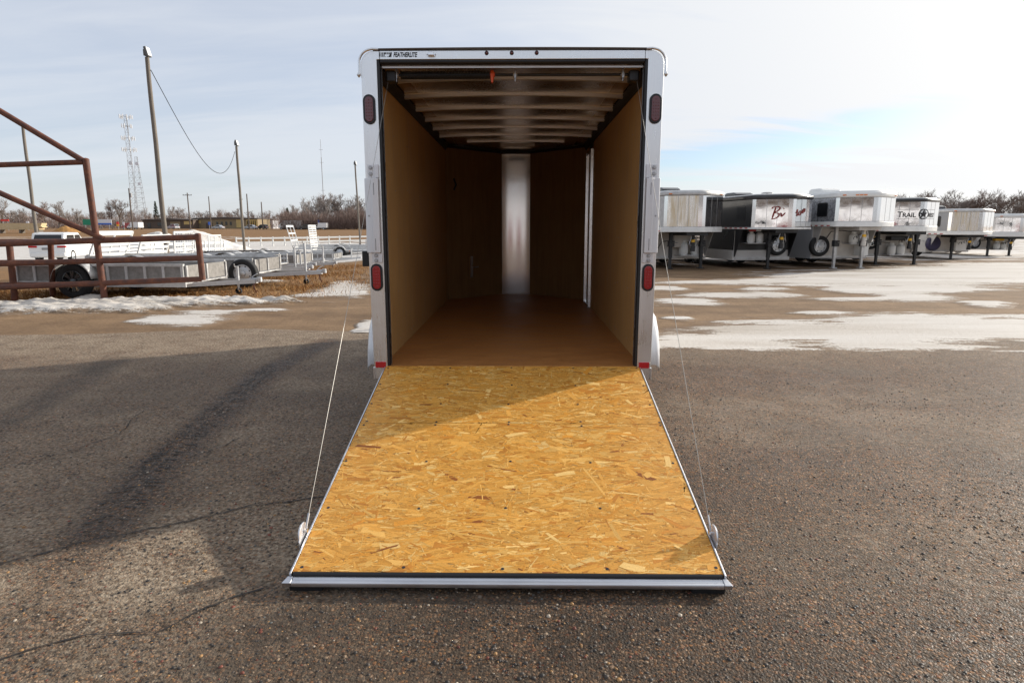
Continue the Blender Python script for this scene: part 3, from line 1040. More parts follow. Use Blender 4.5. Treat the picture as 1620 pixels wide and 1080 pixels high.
def build_trailer():
    # posts with the rounded top corner
    for s in (-1, 1):
        prof = [(0.901, 0.520), (0.999, 0.520), (1.006, 1.2), (1.008, 2.52)]
        for k in range(9):
            a = R(90 * k / 8)
            prof.append((0.918 + 0.090 * math.cos(a), 2.578 + 0.090 * math.sin(a)))
        prof += [(0.882, 2.668), (0.882, 2.613), (0.901, 2.611)]
        m = MB().prism([(s * x, z) for x, z in prof], -0.020, 0.075, 'y')
        m.build('corner_post', MAT['extruded_aluminium'], TR, bevel=0.004)
        # foot under the post
        f = MB()
        f.box(s * 0.902, s * 1.000, -0.012, 0.075, 0.432, 0.512)
        f.box(s * 0.898, s * 1.006, -0.026, 0.080, 0.512, 0.521)
        f.box(s * 0.996, s * 1.007, -0.020, 0.080, 0.430, 0.512)
        f.build('post_foot', MAT['extruded_aluminium'], TR, bevel=0.002)
        # curved drip trim over the corner
        pts = [(s * 0.885, -0.030, 2.674), (s * 0.925, -0.030, 2.676)]
        for k in range(1, 8):
            a = R(90 - 90 * k / 8)
            pts.append((s * (0.930 + 0.086 * math.cos(a)), -0.030, 2.588 + 0.086 * math.sin(a)))
        pts += [(s * 1.016, -0.030, 2.55), (s * 1.016, -0.030, 2.525)]
        t = MB().tube(pts, 0.0085, 8)
        t.tube([(s * 1.016, -0.030, 2.527), (s * 1.020, -0.032, 2.512), (s * 1.019, -0.032, 2.498)], [0.011, 0.014, 0.004], 8)
        t.build('drip_trim', MAT['mill_aluminium'], TR, smooth=50)
        # tail lights
        for zc, lens in ((2.297, 'dark_red_lens'), (1.170, 'red_lens')):
            xc = s * (0.960 if zc > 2 else 0.953)
            b = MB().prism(stadium(xc, zc, 0.082, 0.192), -0.034, -0.018, 'y')
            bo = b.build('tail_light', MAT['seal_rubber'], TR, bevel=0.004)
            l = MB().prism(stadium(xc, zc, 0.056, 0.164), -0.0395, -0.030, 'y')
            lo = l.build('lens', MAT[lens], bo, bevel=0.004)
            d = MB()
            for r_ in range(7):
                for c_ in range(3):
                    if r_ in (0, 6) and c_ != 1:
                        continue
                    d.lathe([(0.0060, -0.0390), (0.0050, -0.0400), (0.0028, -0.0406), (0.0002, -0.0408)], (xc + (c_ - 1) * 0.0165, 0, zc + (r_ - 3) * 0.0205), 'y', 8)
            d.build('diode_cup', MAT[lens], bo, smooth=True)
        # reflector
        MB().prism(rounded(s * 0.950, 0.541, 0.075, 0.044, 0.005), -0.028, -0.019, 'y').build('reflector', MAT['red_reflector'], TR, bevel=0.0015)
        # door-bar plate with brackets and bolts
        a, b_ = (s * 1.010, s * 0.908)
        pf = [(0, -0.022), (0, -0.042), (0.012, -0.050), (0.045, -0.052), (0.050, -0.058), (0.088, -0.058), (0.096, -0.052), (0.100, -0.024)]
        m = MB().prism([(a - s * u, y) for u, y in pf], 1.342, 1.846, 'z')
        po = m.build('bar_guard', MAT['anodised_plate'], TR, bevel=0.003)
        MB().box(s * 0.943, s * 0.946, -0.0592, -0.0575, 1.735, 1.815).build('slot', MAT['black_steel'], po)
        MB().box(s * 0.943, s * 0.946, -0.0592, -0.0575, 1.360, 1.440).build('slot', MAT['black_steel'], po)
        MB().lathe([(0.0002, -0.056), (0.006, -0.055), (0.007, -0.050)], (s * 0.985, 0, 1.595), 'y', 8).build('rivet', MAT['bolt_steel'], po, smooth=True)
        k = MB().box(s * 0.912, s * 0.990, -0.026, -0.019, 1.852, 1.938)
        k.box(s * 0.912, s * 0.938, -0.040, -0.026, 1.850, 1.938)
        ko = k.build('bar_bracket', MAT['anodised_plate'], TR, bevel=0.002)
        k2 = MB().box(s * 0.908, s * 0.982, -0.028, -0.019, 1.272, 1.340)
        k2.box(s * 0.908, s * 0.932, -0.038, -0.028, 1.274, 1.340)
        k2o = k2.build('bar_bracket', MAT['anodised_plate'], TR, bevel=0.002)
        for (bx, bz, par) in ((0.968, 1.918, ko), (0.968, 1.876, ko), (0.952, 1.322, k2o), (0.952, 1.288, k2o)):
            MB().lathe([(0.0002, -0.040), (0.010, -0.040), (0.0115, -0.036), (0.0115, -0.032), (0.015, -0.032), (0.015, -0.026)], (s * bx, 0, bz), 'y', 6).build('bolt', MAT['bolt_steel'], par)
    MB().box(-1.056, -1.008, -0.012, 0.030, 1.245, 1.352).build('bump_stop', MAT['black_rubber'], TR, bevel=0.008, seg=3)
    q = MB().prism([(-1.022, 1.35), (-1.009, 1.35), (-1.009, 1.85), (-1.016, 1.80)], 0.000, 0.07, 'y')
    q.build('bump_bracket', MAT['mill_aluminium'], TR)

    # header with lettering, lamps
    h = MB().prism([(-0.0805, 2.613), (-0.020, 2.613), (-0.020, 2.668), (0.075, 2.668), (0.075, 2.613)][1:], -0.880, 0.880, 'x')
    ho = h.build('header', MAT['extruded_aluminium'], TR, bevel=0.003)
    n = 24
    roofv = MB()
    top = [(-0.925 + 1.85 * i / n, 2.678 + 0.006 * (1 - (2 * i / n - 1) ** 2)) for i in range(n + 1)]
    roofv.prism(top + [(x, z - 0.0075) for x, z in reversed(top)], -0.036, 0.02, 'y')
    roofv.build('roof_lip', MAT['roof_brown'], TR)
    M0 = Matrix.Translation((-0.788, -0.0235, 2.6285)) @ Matrix.Rotation(R(90), 4, 'X')
    text('lettering', 'FEATHERLITE', 0.040, MAT['letter_black'], ho, M0, shear=0.22, bold=0.0009, xs=0.66, ext=0.0006)
    lg = MB()
    zb, zt = 2.6285, 2.6565
    for i, (x0, wd) in enumerate(((-0.880, 0.0025), (-0.872, 0.0035), (-0.863, 0.0045), (-0.853, 0.0055))):
        lg.prism([(x0, zb), (x0 + wd, zb), (x0 + wd + 0.002, zt), (x0 + 0.002, zt)], -0.0242, -0.0225, 'y')
    for i in range(3):
        x0 = -0.844 + 0.012 * i
        lg.prism([(x0, zb + 0.016), (x0 + 0.007, zb + 0.018), (x0 + 0.008, zt), (x0 + 0.001, zt)], -0.0242, -0.0225, 'y')
        lg.prism([(x0 + 0.002, zb), (x0 + 0.006, zb), (x0 + 0.006, zb + 0.003), (x0 + 0.002, zb + 0.003)], -0.0242, -0.0225, 'y')
    lg.prism([(-0.822, zb), (-0.802, zb), (-0.797, zt), (-0.806, zt), (-0.812, zb + 0.012)], -0.0242, -0.0225, 'y')
    lg.build('emblem', MAT['letter_black'], ho)
    lamp = MB().prism(rounded(-0.535, 2.641, 0.062, 0.020, 0.009), -0.026, -0.020, 'y')
    lo = lamp.build('plate_lamp', MAT['chrome'], ho, bevel=0.001)
    MB().prism([(-0.556, 2.631), (-0.514, 2.631), (-0.518, 2.654), (-0.552, 2.654)], -0.048, -0.026, 'y').build('lamp_housing', MAT['chrome'], ho, bevel=0.005, seg=3)
    for bx in (-0.5615, -0.5085):
        MB().lathe([(0.0002, -0.0285), (0.004, -0.028), (0.005, -0.026)], (bx, 0, 2.641), 'y', 8).build('screw', MAT['bolt_steel'], ho)
    for bx in (-0.168, -0.002, 0.163):
        MB().lathe([(0.0135, -0.020), (0.0135, -0.024), (0.0095, -0.0255)], (bx, 0, 2.651), 'y', 16).build('marker_bezel', MAT['seal_rubber'], ho, smooth=True)
        MB().lathe([(0.0095, -0.0250), (0.007, -0.028), (0.003, -0.030), (0.0002, -0.0305)], (bx, 0, 2.651), 'y', 14).build('marker_light', MAT['dark_red_lens'], ho, smooth=True)

    # rubber seal round the opening and its thin aluminium stop
    for s in (-1, 1):
        MB().prism([(s * 0.9005, -0.014), (s * 0.9005, 0.03), (s * 0.884, 0.03), (s * 0.880, 0.010), (s * 0.884, -0.010), (s * 0.892, -0.016)], 0.531, 2.610, 'z').build('door_seal', MAT['seal_rubber'], TR, smooth=60)
        MB().box(s * 0.882, s * 0.936, 0.052, 0.062, 0.531, 2.585).build('door_stop', MAT['extruded_aluminium'], TR)
    MB().prism([(-0.014, 2.6105), (0.03, 2.6105), (0.03, 2.590), (0.010, 2.587), (-0.010, 2.590), (-0.016, 2.600)], -0.879, 0.879, 'x').build('door_seal', MAT['seal_rubber'], TR, smooth=60)
    MB().box(-0.88, 0.88, 0.034, 0.050, 2.572, 2.5865).build('door_stop', MAT['bow_aluminium'], TR)

    # outer skin, roof, belly
    def outline(o):
        return [(-0.965 - o, 0.078), (-0.965 - o, YS), (-0.22 - o * 0.6, YN + 0.05 + o), (0.22 + o * 0.6, YN + 0.05 + o), (0.965 + o, YS), (0.965 + o, 0.078)]
    ou = outline(0.035); inn = outline(0.012)
    for i, nm in ((0, 'side_wall'), (1, 'nose_wall'), (2, 'nose_cap'), (3, 'nose_wall'), (4, 'side_wall')):
        w = MB().prism([ou[i], ou[i + 1], inn[i + 1], inn[i]], 0.44, 2.60, 'z')
        w.build(nm, MAT['white_skin'], TR)
    MB().prism(outline(0.035), 2.645, 2.670, 'z').build('roof_skin', MAT['white_skin'], TR)
    MB().prism(outline(0.042), 2.600, 2.645, 'z').build('roof_rail', MAT['extruded_aluminium'], TR)
    MB().prism(outline(0.030), 0.395, 0.440, 'z').build('belly_frame', MAT['extruded_aluminium'], TR)

    # floor
    fl = MB().prism([(-0.94, 0.004), (0.94, 0.004), (0.94, YS), (0.21, YN), (-0.21, YN), (-0.94, YS)], 0.500, ZF, 'z')
    fo = fl.build('floor_sheet', MAT['floor_plywood'], TR)
    MB().box(-0.90, 0.90, -0.012, 0.004, 0.497, 0.5305).build('sill', MAT['floor_plywood'], TR)
    # wall sheets, four feet wide each, screwed on
    cuts = [0.064, 1.28, 2.50, 3.36]
    for s in (-1, 1):
        cc = cuts + ([YS] if s < 0 else [])
        for a, b in zip(cc[:-1], cc[1:]):
            w = MB().box(s * 0.937, s * 0.949, a, b - 0.004, ZF + 0.001, 2.520)
            wo = w.build('wall_sheet', MAT['wall_plywood'], TR)
            sm = SCREW_X
            for yy in np.linspace(a + 0.05, b - 0.05, 3):
                for zz in (0.62, 1.02, 1.42, 1.82, 2.22):
                    linkmesh('screw', sm, wo, (s * 0.9362, yy, zz + random.uniform(-0.02, 0.02)))
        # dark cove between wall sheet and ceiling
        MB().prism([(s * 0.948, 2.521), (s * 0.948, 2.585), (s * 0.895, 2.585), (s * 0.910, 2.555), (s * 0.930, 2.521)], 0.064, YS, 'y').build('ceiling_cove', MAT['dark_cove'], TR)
    # nose panels
    for s in (-1, 1):
        a = Vector((s * 0.937, YS)); b = Vector((s * 0.207, YN))
        nrm = Vector((s * 0.7, 0.7)).normalized() * 0.012
        MB().prism([tuple(a), tuple(b), tuple(b + nrm), tuple(a + nrm)], ZF + 0.001, 2.555, 'z').build('nose_sheet', MAT['nose_plywood_dim'], TR)
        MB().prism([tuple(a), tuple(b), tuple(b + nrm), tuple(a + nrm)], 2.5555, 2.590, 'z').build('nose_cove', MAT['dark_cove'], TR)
    # curved bright strip in the very nose, bowed towards the door
    arc = [(-0.205 + 0.41 * i / 14, YN - 0.010 * (1 - (2 * i / 14 - 1) ** 2)) for i in range(15)]
    MB().prism(arc + [(0.205, YN + 0.01), (-0.205, YN + 0.01)], ZF + 0.001, 2.550, 'z').build('nose_strip', MAT['nose_metal'], TR, smooth=30)
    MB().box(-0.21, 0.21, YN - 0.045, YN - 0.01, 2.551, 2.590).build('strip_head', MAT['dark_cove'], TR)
    # latch on the left nose sheet
    c = Vector((-0.63, YS + 0.307 * 735 / 730, 0.96))
    M = Matrix.Translation(c) @ Matrix.Rotation(R(45), 4, 'Z')
    l = MB().box(-0.02, 0.02, -0.014, -0.001, -0.15, 0.15, M)
    lt = l.build('wall_latch', MAT['anodised_plate'], TR)
    MB().box(0.0, 0.11, -0.032, -0.014, -0.012, 0.006, M).build('lever', MAT['bolt_steel'], lt)
    MB().tube([M @ Vector((-0.32, -0.03, 1.05)), M @ Vector((-0.30, -0.05, 1.12)), M @ Vector((-0.32, -0.03, 1.20))], 0.012, 6).build('grab_handle', MAT['black_rubber'], TR)
    # side door on the right with its bright jambs
    d = MB().box(0.940, 0.952, 3.40, 3.88, ZF + 0.03, 2.40)
    do = d.build('side_door', MAT['wall_plywood'], TR)
    for y0, y1 in ((3.362, 3.398), (3.882, 3.920)):
        MB().prism([(0.905, y0 + 0.006), (0.950, y0), (0.950, y1), (0.905, y1 - 0.006)], ZF + 0.002, 2.44, 'z').build('door_jamb', MAT['mill_aluminium'], do, bevel=0.002)
    MB().box(0.908, 0.950, 3.40, 3.88, 2.402, 2.44).build('door_head', MAT['mill_aluminium'], do)
    MB().box(0.908, 0.950, 3.40, 3.88, ZF + 0.002, ZF + 0.028).build('door_sill', MAT['mill_aluminium'], do)
    MB().box(0.940, 0.949, 3.922, YS, ZF + 0.001, 2.52).build('wall_sheet', MAT['wall_plywood'], TR)

    # ceiling: bowed skin and hat-section roof bows
    def arch(x, z0=2.572, c=0.026):
        return z0 + c * (1 - (x / 0.94) ** 2)
    nx = 18
    xsn = [-0.94 + 1.88 * i / nx for i in range(nx + 1)]
    up = [(x, arch(x) + 0.020) for x in xsn]
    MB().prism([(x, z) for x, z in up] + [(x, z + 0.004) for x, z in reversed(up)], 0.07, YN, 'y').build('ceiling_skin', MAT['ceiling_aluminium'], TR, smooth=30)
    for k in range(7):
        y = 0.44 + 0.575 * k
        m = MB()
        wl = 0.90 if k < 6 else 0.62
        xx = [-wl + 2 * wl * i / nx for i in range(nx + 1)]
        prof = [(-0.042, 0.018), (-0.040, 0.0145), (-0.023, 0.014), (-0.021, -0.014), (-0.003, -0.015), (-0.001, -0.0105), (0.001, -0.0105), (0.003, -0.015), (0.021, -0.014), (0.023, 0.014), (0.040, 0.0145), (0.042, 0.018)]
        vs = [(x, y + py_, arch(x) + pz) for x in xx for (py_, pz) in prof]
        P = len(prof)
        fs = [(i * P + j, i * P + j + 1, (i + 1) * P + j + 1, (i + 1) * P + j) for i in range(nx) for j in range(P - 1)]
        m.add(vs, fs)
        m.build('roof_bow', MAT['bow_aluminium'], TR)
    MB().box(-0.20, 0.25, 4.02, 4.10, 2.545, 2.590).build('dome_light', MAT['white_poly'], TR, bevel=0.008)

    # ramp counter-spring along the header
    rod = MB().tube([(-0.80, 0.15, 2.552), (0.80, 0.15, 2.552)], 0.010, 10)
    ro = rod.build('spring_rod', MAT['black_steel'], TR, smooth=True)
    pts = []
    turns = 62
    for i in range(turns * 10 + 1):
        a = 2 * math.pi * i / 10
        pts.append((-0.775 + 0.630 * i / (turns * 10), 0.15 + 0.024 * math.cos(a), 2.552 + 0.024 * math.sin(a)))
    MB().tube(pts, 0.0046, 5).build('coil_spring', MAT['black_steel'], ro, smooth=True)
    oc = MB().lathe([(0.020, -0.150), (0.032, -0.150), (0.032, -0.128), (0.020, -0.128)], (0, 0.15, 2.552), 'x', 18)
    oc.box(-0.146, -0.132, 0.118, 0.16, 2.500, 2.552)
    oc.box(-0.158, -0.120, 0.135, 0.165, 2.540, 2.566)
    oc.build('spring_collar', MAT['orange_plastic'], ro, smooth=30)
    for bx in (-0.80, 0.02, 0.76):
        b = MB().box(bx - 0.006, bx + 0.006, 0.12, 0.18, 2.528, 2.590)
        b.tube([(bx - 0.014, 0.15, 2.552), (bx + 0.014, 0.15, 2.552)], 0.019, 10)
        b.tube([(bx, 0.128, 2.53), (bx, 0.128, 2.505)], 0.004, 6)
        b.build('rod_bracket', MAT['bolt_steel'], ro)
    for s in (-1, 1):
        MB().box(s * 0.80, s * 0.868, 0.10, 0.20, 2.50, 2.575).build('cable_drum', MAT['black_steel'], ro, bevel=0.012)

    # tandem wheels and fenders
    for s in (-1, 1):
        prof = [(0.83, 0.355), (0.86, 0.52), (0.93, 0.66), (1.05, 0.765), (1.22, 0.80), (2.65, 0.80), (2.82, 0.765), (2.94, 0.66), (3.01, 0.52), (3.04, 0.355)]
        fe = MB()
        for (x0, x1) in ((1.002, 1.262),):
            vs = []
            for (y, z) in prof:
                cy_, cz_ = 1.93, 0.35
                vs += [(s * x0, y, z), (s * (x1 - 0.035), y, z), (s * x1, y + (0.02 if y < cy_ else -0.02), z - 0.030), (s * x1, y + (0.03 if y < cy_ else -0.03), z - 0.055)]
            n_ = len(prof)
            fs = [(i * 4 + j, i * 4 + j + 1, (i + 1) * 4 + j + 1, (i + 1) * 4 + j) for i in range(n_ - 1) for j in range(3)]
            fe.add(vs, fs)
        feo = fe.build('fender', MAT['white_skin'], TR, smooth=70)
        sd = feo.modifiers.new('thick', 'SOLIDIFY'); sd.thickness = 0.006
        MB().lathe([(0.014, 0.0), (0.012, -0.006), (0.0002, -0.012)], (s * 1.13, 0.837, 0.46), 'y', 10).build('fender_marker', MAT['dark_red_lens'], feo)
        for yc in (1.50, 2.36):
            wheel(TR, (s * 1.12, yc, 0.335), 0.33, 0.20, 'x', s)
    ax = MB()
    for yc in (1.50, 2.36):
        ax.bar((-1.0, yc, 0.32), (1.0, yc, 0.32), 0.07, 0.07)
    ax.build('axle', MAT['black_steel'], TR)
    tg = MB().bar((-0.5, 4.9, 0.42), (0, 6.1, 0.42), 0.07, 0.10).bar((0.5, 4.9, 0.42), (0, 6.1, 0.42), 0.07, 0.10).bar((0, 6.0, 0.44), (0, 6.3, 0.44), 0.08, 0.08)
    tg.build('tongue', MAT['extruded_aluminium'], TR)
    MB().tube([(0, 5.9, 0.10), (0, 5.9, 1.0)], 0.035, 10).build('tongue_jack', MAT['black_steel'], TR)


def wheel(parent, c, r, w, axis='y', side=1, spokes=0, rim='galvanised', hubr=0.60):
    """tyre with a shaped tread profile and a dished rim; side = which way the outer face looks along the axis"""
    h = w / 2
    prof = [(r * 0.62, -h * 0.75), (r * 0.72, -h * 0.96), (r * 0.88, -h), (r * 0.965, -h * 0.86), (r, -h * 0.6), (r * 0.992, -h * 0.3), (r, 0), (r * 0.992, h * 0.3), (r, h * 0.6), (r * 0.965, h * 0.86), (r * 0.88, h), (r * 0.72, h * 0.96), (r * 0.62, h * 0.75)]
    W_ = bpy.data.objects.new('wheel', MB().lathe(prof, (0, 0, 0), axis, 28).mesh('tyre', MAT['tyre_rubber'], 50))
    COL.objects.link(W_)
    W_.parent = parent
    W_.location = c
    s = side
    rr = r * 0.63
    m = MB()
    m.lathe([(rr, s * h * 0.80), (rr * 0.95, s * h * 0.82), (rr * 0.90, s * h * 0.45), (rr * 0.88, s * h * 0.1)], (0, 0, 0), axis, 24)
    if spokes:
        for k in range(spokes):
            a = 2 * math.pi * k / spokes
            for da in (-0.13, 0.13):
                p0 = [0.16 * r * math.cos(a), 0.16 * r * math.sin(a)]
                p1 = [rr * 0.93 * math.cos(a + da), rr * 0.93 * math.sin(a + da)]
                f = (lambda q, o: (q[0], o, q[1])) if axis == 'y' else (lambda q, o: (o, q[0], q[1]))
                m.bar(f(p0, s * h * 0.66), f(p1, s * h * 0.72), 0.035, 0.02, up=f((0, 0), 1))
        m.lathe([(r * 0.2, s * h * 0.3), (r * 0.2, s * h * 0.72), (r * 0.12, s * h * 0.82), (0.0005, s * h * 0.84)], (0, 0, 0), axis, 14)
    else:
        m.lathe([(rr * 0.90, s * h * 0.45), (rr * 0.72, s * h * 0.42), (rr * 0.56, s * h * 0.62), (rr * 0.34, s * h * 0.62), (rr * 0.30, s * h * 0.9), (rr * 0.2, s * h * 0.98), (0.0005, s * h)], (0, 0, 0), axis, 24)
    m.build('rim', MAT[rim], W_, smooth=35)
    if not spokes:
        v = MB()
        for k in range(8):
            a = 2 * math.pi * (k + 0.5) / 8
            q = (rr * 0.80 * math.cos(a), rr * 0.80 * math.sin(a))
            cc = (q[0], s * h * 0.447, q[1]) if axis == 'y' else (s * h * 0.447, q[0], q[1])
            v.disc(cc, rr * 0.085, axis, 8)
        v.build('vent_hole', MAT['black_steel'], W_)
    elif rim != 'black_paint':
        b = MB().lathe([(rr * 0.92, s * h * 0.15), (0.0005, s * h * 0.15)], (0, 0, 0), axis, 20)
        b.build('brake_disc', MAT['black_steel'], W_)
    return W_


SCREW_X = MB().lathe([(0.0002, 0.0), (0.0042, 0.0003), (0.0048, 0.0012)], (0, 0, 0), 'x', 6).lathe([(0.0002, 0.0), (0.0042, -0.0003), (0.0048, -0.0012)], (0, 0, 0), 'x', 6).mesh('screw', MAT['bolt_steel'])
build_trailer()

# ------------------------------------------------------------------ the ramp
RA = math.atan((ZF - 0.06) / 2.072)
ramp = bpy.data.objects.new('ramp_door', None)
COL.objects.link(ramp)
ramp.parent = TR
ramp.location = (0, -0.012, ZF)
ramp.rotation_euler = (RA, 0, 0)           # local -Y runs down the ramp, +Z is up out of the boards
BW0, BW1 = -0.906, 0.906


def board(y_top, y_bot, seed):
    b = MB().box(-0.912, 0.916, -y_bot, -y_top, -0.019, -0.0012)
    bo = b.build('board', MAT['osb_core'], ramp)
    rng = np.random.default_rng(seed)
    area = 1.83 * (y_bot - y_top)
    n = int(area * 6800)
    x = rng.uniform(-0.93, 0.935, n); y = rng.uniform(-y_bot - 0.01, -y_top + 0.01, n)
    kind = rng.random(n)
    big = kind < 0.10
    ln = np.where(big, rng.uniform(0.05, 0.13, n), rng.gamma(2.2, 0.024, n) + 0.014)
    wd = np.where(big, rng.uniform(0.012, 0.036, n), rng.gamma(1.8, 0.0030, n) + 0.0018)
    ang = np.where(rng.random(n) < 0.72, rng.normal(0, 0.32, n), rng.uniform(-1.57, 1.57, n))
    order = np.linspace(0, 1, n)
    # most recent layer mixes slivers and a few big strands
    ca, sa = np.cos(ang), np.sin(ang)
    cor = np.array([[-1, -1], [-0.3, -1.0], [0.45, -1.0], [1, -0.8], [1.0, 0.9], [0.3, 1.0], [-0.4, 1.0], [-1, 1]])
    jit = rng.normal(0, 0.20, (n, 8, 2)) * np.array([0.7, 0.9])
    P = cor[None] + jit
    lx = P[:, :, 0] * ln[:, None] / 2; ly = P[:, :, 1] * wd[:, None] / 2
    wx = x[:, None] + lx * ca[:, None] - ly * sa[:, None]
    wy = y[:, None] + lx * sa[:, None] + ly * ca[:, None]
    wx = np.clip(wx, -0.912, 0.916); wy = np.clip(wy, -y_bot, -y_top)
    wz = -0.0012 + 0.0011 * order[:, None] + 0 * wx
    v = np.stack([wx, wy, wz], 2).reshape(-1, 3)
    f = np.arange(n * 8).reshape(n, 8)
    pal = np.array([[0.67, 0.318, 0.056], [0.71, 0.350, 0.068], [0.62, 0.285, 0.046], [0.76, 0.42, 0.105], [0.82, 0.52, 0.175], [0.54, 0.215, 0.030], [0.27, 0.085, 0.016], [0.68, 0.285, 0.036]])
    pr = np.array([0.25, 0.20, 0.18, 0.135, 0.07, 0.10, 0.008, 0.057])
    t = pal[rng.choice(len(pal), n, p=pr)] * rng.uniform(0.84, 1.14, (n, 1))
    tint = np.repeat(t, 8, 0)
    off = rng.uniform(0, 30, (n, 2))
    g = np.stack([lx + off[:, :1], ly + off[:, 1:], 0 * lx], 2).reshape(-1, 3)
    o = rawmesh('strand_face', v, f, MAT['osb_strand'], {'tint': tint, 'grain': g}, 'stuff', False, bo)
    return bo


def build_ramp():
    jy = 0.806
    b1 = board(0.0, jy - 0.0015, 21)
    b2 = board(jy + 0.0015, 2.042, 22)
    sm = MB().lathe([(0.0080, -0.0004), (0.0072, 0.0008), (0.0022, 0.0010), (0.0016, 0.0003), (0.0002, 0.0003)], (0, 0, 0), 'z', 8).mesh('screw', MAT['black_steel'])
    colx = (-0.886, -0.443, -0.006, 0.436, 0.892)
    rows = [(0.03, b1), (0.295, b1), (0.56, b1), (0.788, b1), (0.824, b2), (1.215, b2), (1.615, b2), (2.012, b2)]
    for t, bo in rows:
        for x in colx:
            linkmesh('screw', sm, bo, (x + random.uniform(-0.012, 0.012), -t + random.uniform(-0.008, 0.008), 0.0))
    # aluminium edge angle along both sides
    for s in (-1, 1):
        x0 = 0.918 if s > 0 else 0.914
        e = MB().prism([(s * x0, -0.030), (s * x0, 0.0025), (s * (x0 + 0.007), 0.0025), (s * (x0 + 0.010), -0.001), (s * (x0 + 0.010), -0.034)], -2.055, -0.01, 'y')
        e.build('edge_angle', MAT['ramp_aluminium'], ramp, bevel=0.0015)
    # end: rubber strip against the board end, then the stepped extrusion with mitred corners
    MB().prism([(-2.0435, -0.022), (-2.0435, -0.0008), (-2.051, -0.001), (-2.056, -0.005), (-2.057, -0.022)], -0.908, 0.912, 'x').build('end_seal', MAT['seal_rubber'], ramp, smooth=50)
    pf = [(-2.058, -0.026), (-2.058, -0.0125), (-2.068, -0.0125), (-2.070, -0.0155), (-2.080, -0.0155), (-2.082, -0.0125), (-2.092, -0.0125), (-2.0955, -0.017), (-2.0955, -0.034), (-2.058, -0.034)]
    MB().prism(pf, -0.905, 0.909, 'x').build('end_extrusion', MAT['ramp_aluminium'], ramp, bevel=0.0012)
    for s in (-1, 1):
        MB().prism([(s * 0.9055 if s < 0 else 0.9095, -2.0565), (s * 0.929, -2.0565), (s * 0.944, -2.097), (s * 0.9055 if s < 0 else 0.9095, -2.097)], -0.034, -0.0110, 'z').build('end_corner', MAT['ramp_aluminium'], ramp, bevel=0.003)
        MB().box(s * 0.78, s * 0.92, -2.085, -2.00, -0.078, -0.0345).build('ramp_foot', MAT['black_rubber'], ramp, bevel=0.004)
    fr = MB().box(-0.90, 0.90, -2.04, -1.98, -0.045, -0.0195)
    for y in (-0.03, -0.5, -1.0, -1.5):
        fr.box(-0.90, 0.90, y - 0.05, y, -0.051, -0.0195)
    fr.build('under_frame', MAT['ramp_aluminium'], ramp)
    hn = MB()
    for i in range(9):
        x = -0.88 + 0.22 * i
        hn.tube([(x - 0.09, 0.004, -0.016), (x + 0.09, 0.004, -0.016)], 0.010, 8)
    hn.build('hinge', MAT['ramp_aluminium'], ramp)
    # cable sheave ears on the ramp edges
    for s in (-1, 1):
        x0 = 0.932
        y = -1.822
        e = MB()
        prof = [(y - 0.058, -0.03), (y + 0.058, -0.03), (y + 0.058, 0.014)]
        for k in range(13):
            a = R(180 * k / 12)
            prof.append((y + 0.052 * math.cos(a), 0.020 + 0.046 * math.sin(a)))
        prof += [(y - 0.058, 0.014)]
        e.prism(prof, s * (x0 + 0.002), s * (x0 + 0.007), 'x')
        eo = e.build('cable_ear', MAT['anodised_plate'], ramp, bevel=0.001)
        l = MB().lathe([(0.040, s * (x0 + 0.008)), (0.043, s * (x0 + 0.0085)), (0.043, s * (x0 + 0.012)), (0.036, s * (x0 + 0.014)), (0.0003, s * (x0 + 0.0135))], (0, y, 0.018), 'x', 20)
        l.build('sheave_cover', MAT['anodised_plate'], eo, smooth=40)
        MB().tube([(s * (x0 - 0.012), y + 0.012, 0.022), (s * (x0 + 0.004), y + 0.012, 0.022)], 0.0075, 8).tube([(s * (x0 - 0.015), y + 0.012, 0.022), (s * (x0 - 0.009), y + 0.012, 0.022)], 0.011, 6).build('cable_bolt', MAT['chrome'], eo)
    # lifting cables up to the drums
    for s in (-1, 1):
        top = ramp.matrix_basis.inverted() @ Vector((s * 0.855, 0.14, 2.53))
        bot = Vector((s * 0.9245, -1.806, 0.034))
        pts = []
        for k in range(21):
            t = k / 20
            p = bot.lerp(top, t)
            p.z -= 0.02 * math.sin(math.pi * t)
            pts.append(p)
        MB().tube(pts, 0.0015, 6).build('lift_cable', MAT['cable_steel'], ramp, smooth=True)
        MB().tube([pts[0], pts[0].lerp(pts[1], 0.45)], 0.0052, 8).build('cable_ferrule', MAT['bolt_steel'], ramp)


build_ramp()

# ------------------------------------------------------------------ gooseneck horse trailers on the right
def ring_panel(m, p0, p1, z0, z1, t=0.012):
    """upright sheet between two plan points"""
    p0 = Vector(p0); p1 = Vector(p1)
    d = (p1 - p0).normalized()
    n = Vector((d.y, -d.x)) * t
    m.prism([tuple(p0), tuple(p1), tuple(p1 - n), tuple(p0 - n)], z0, z1, 'z')


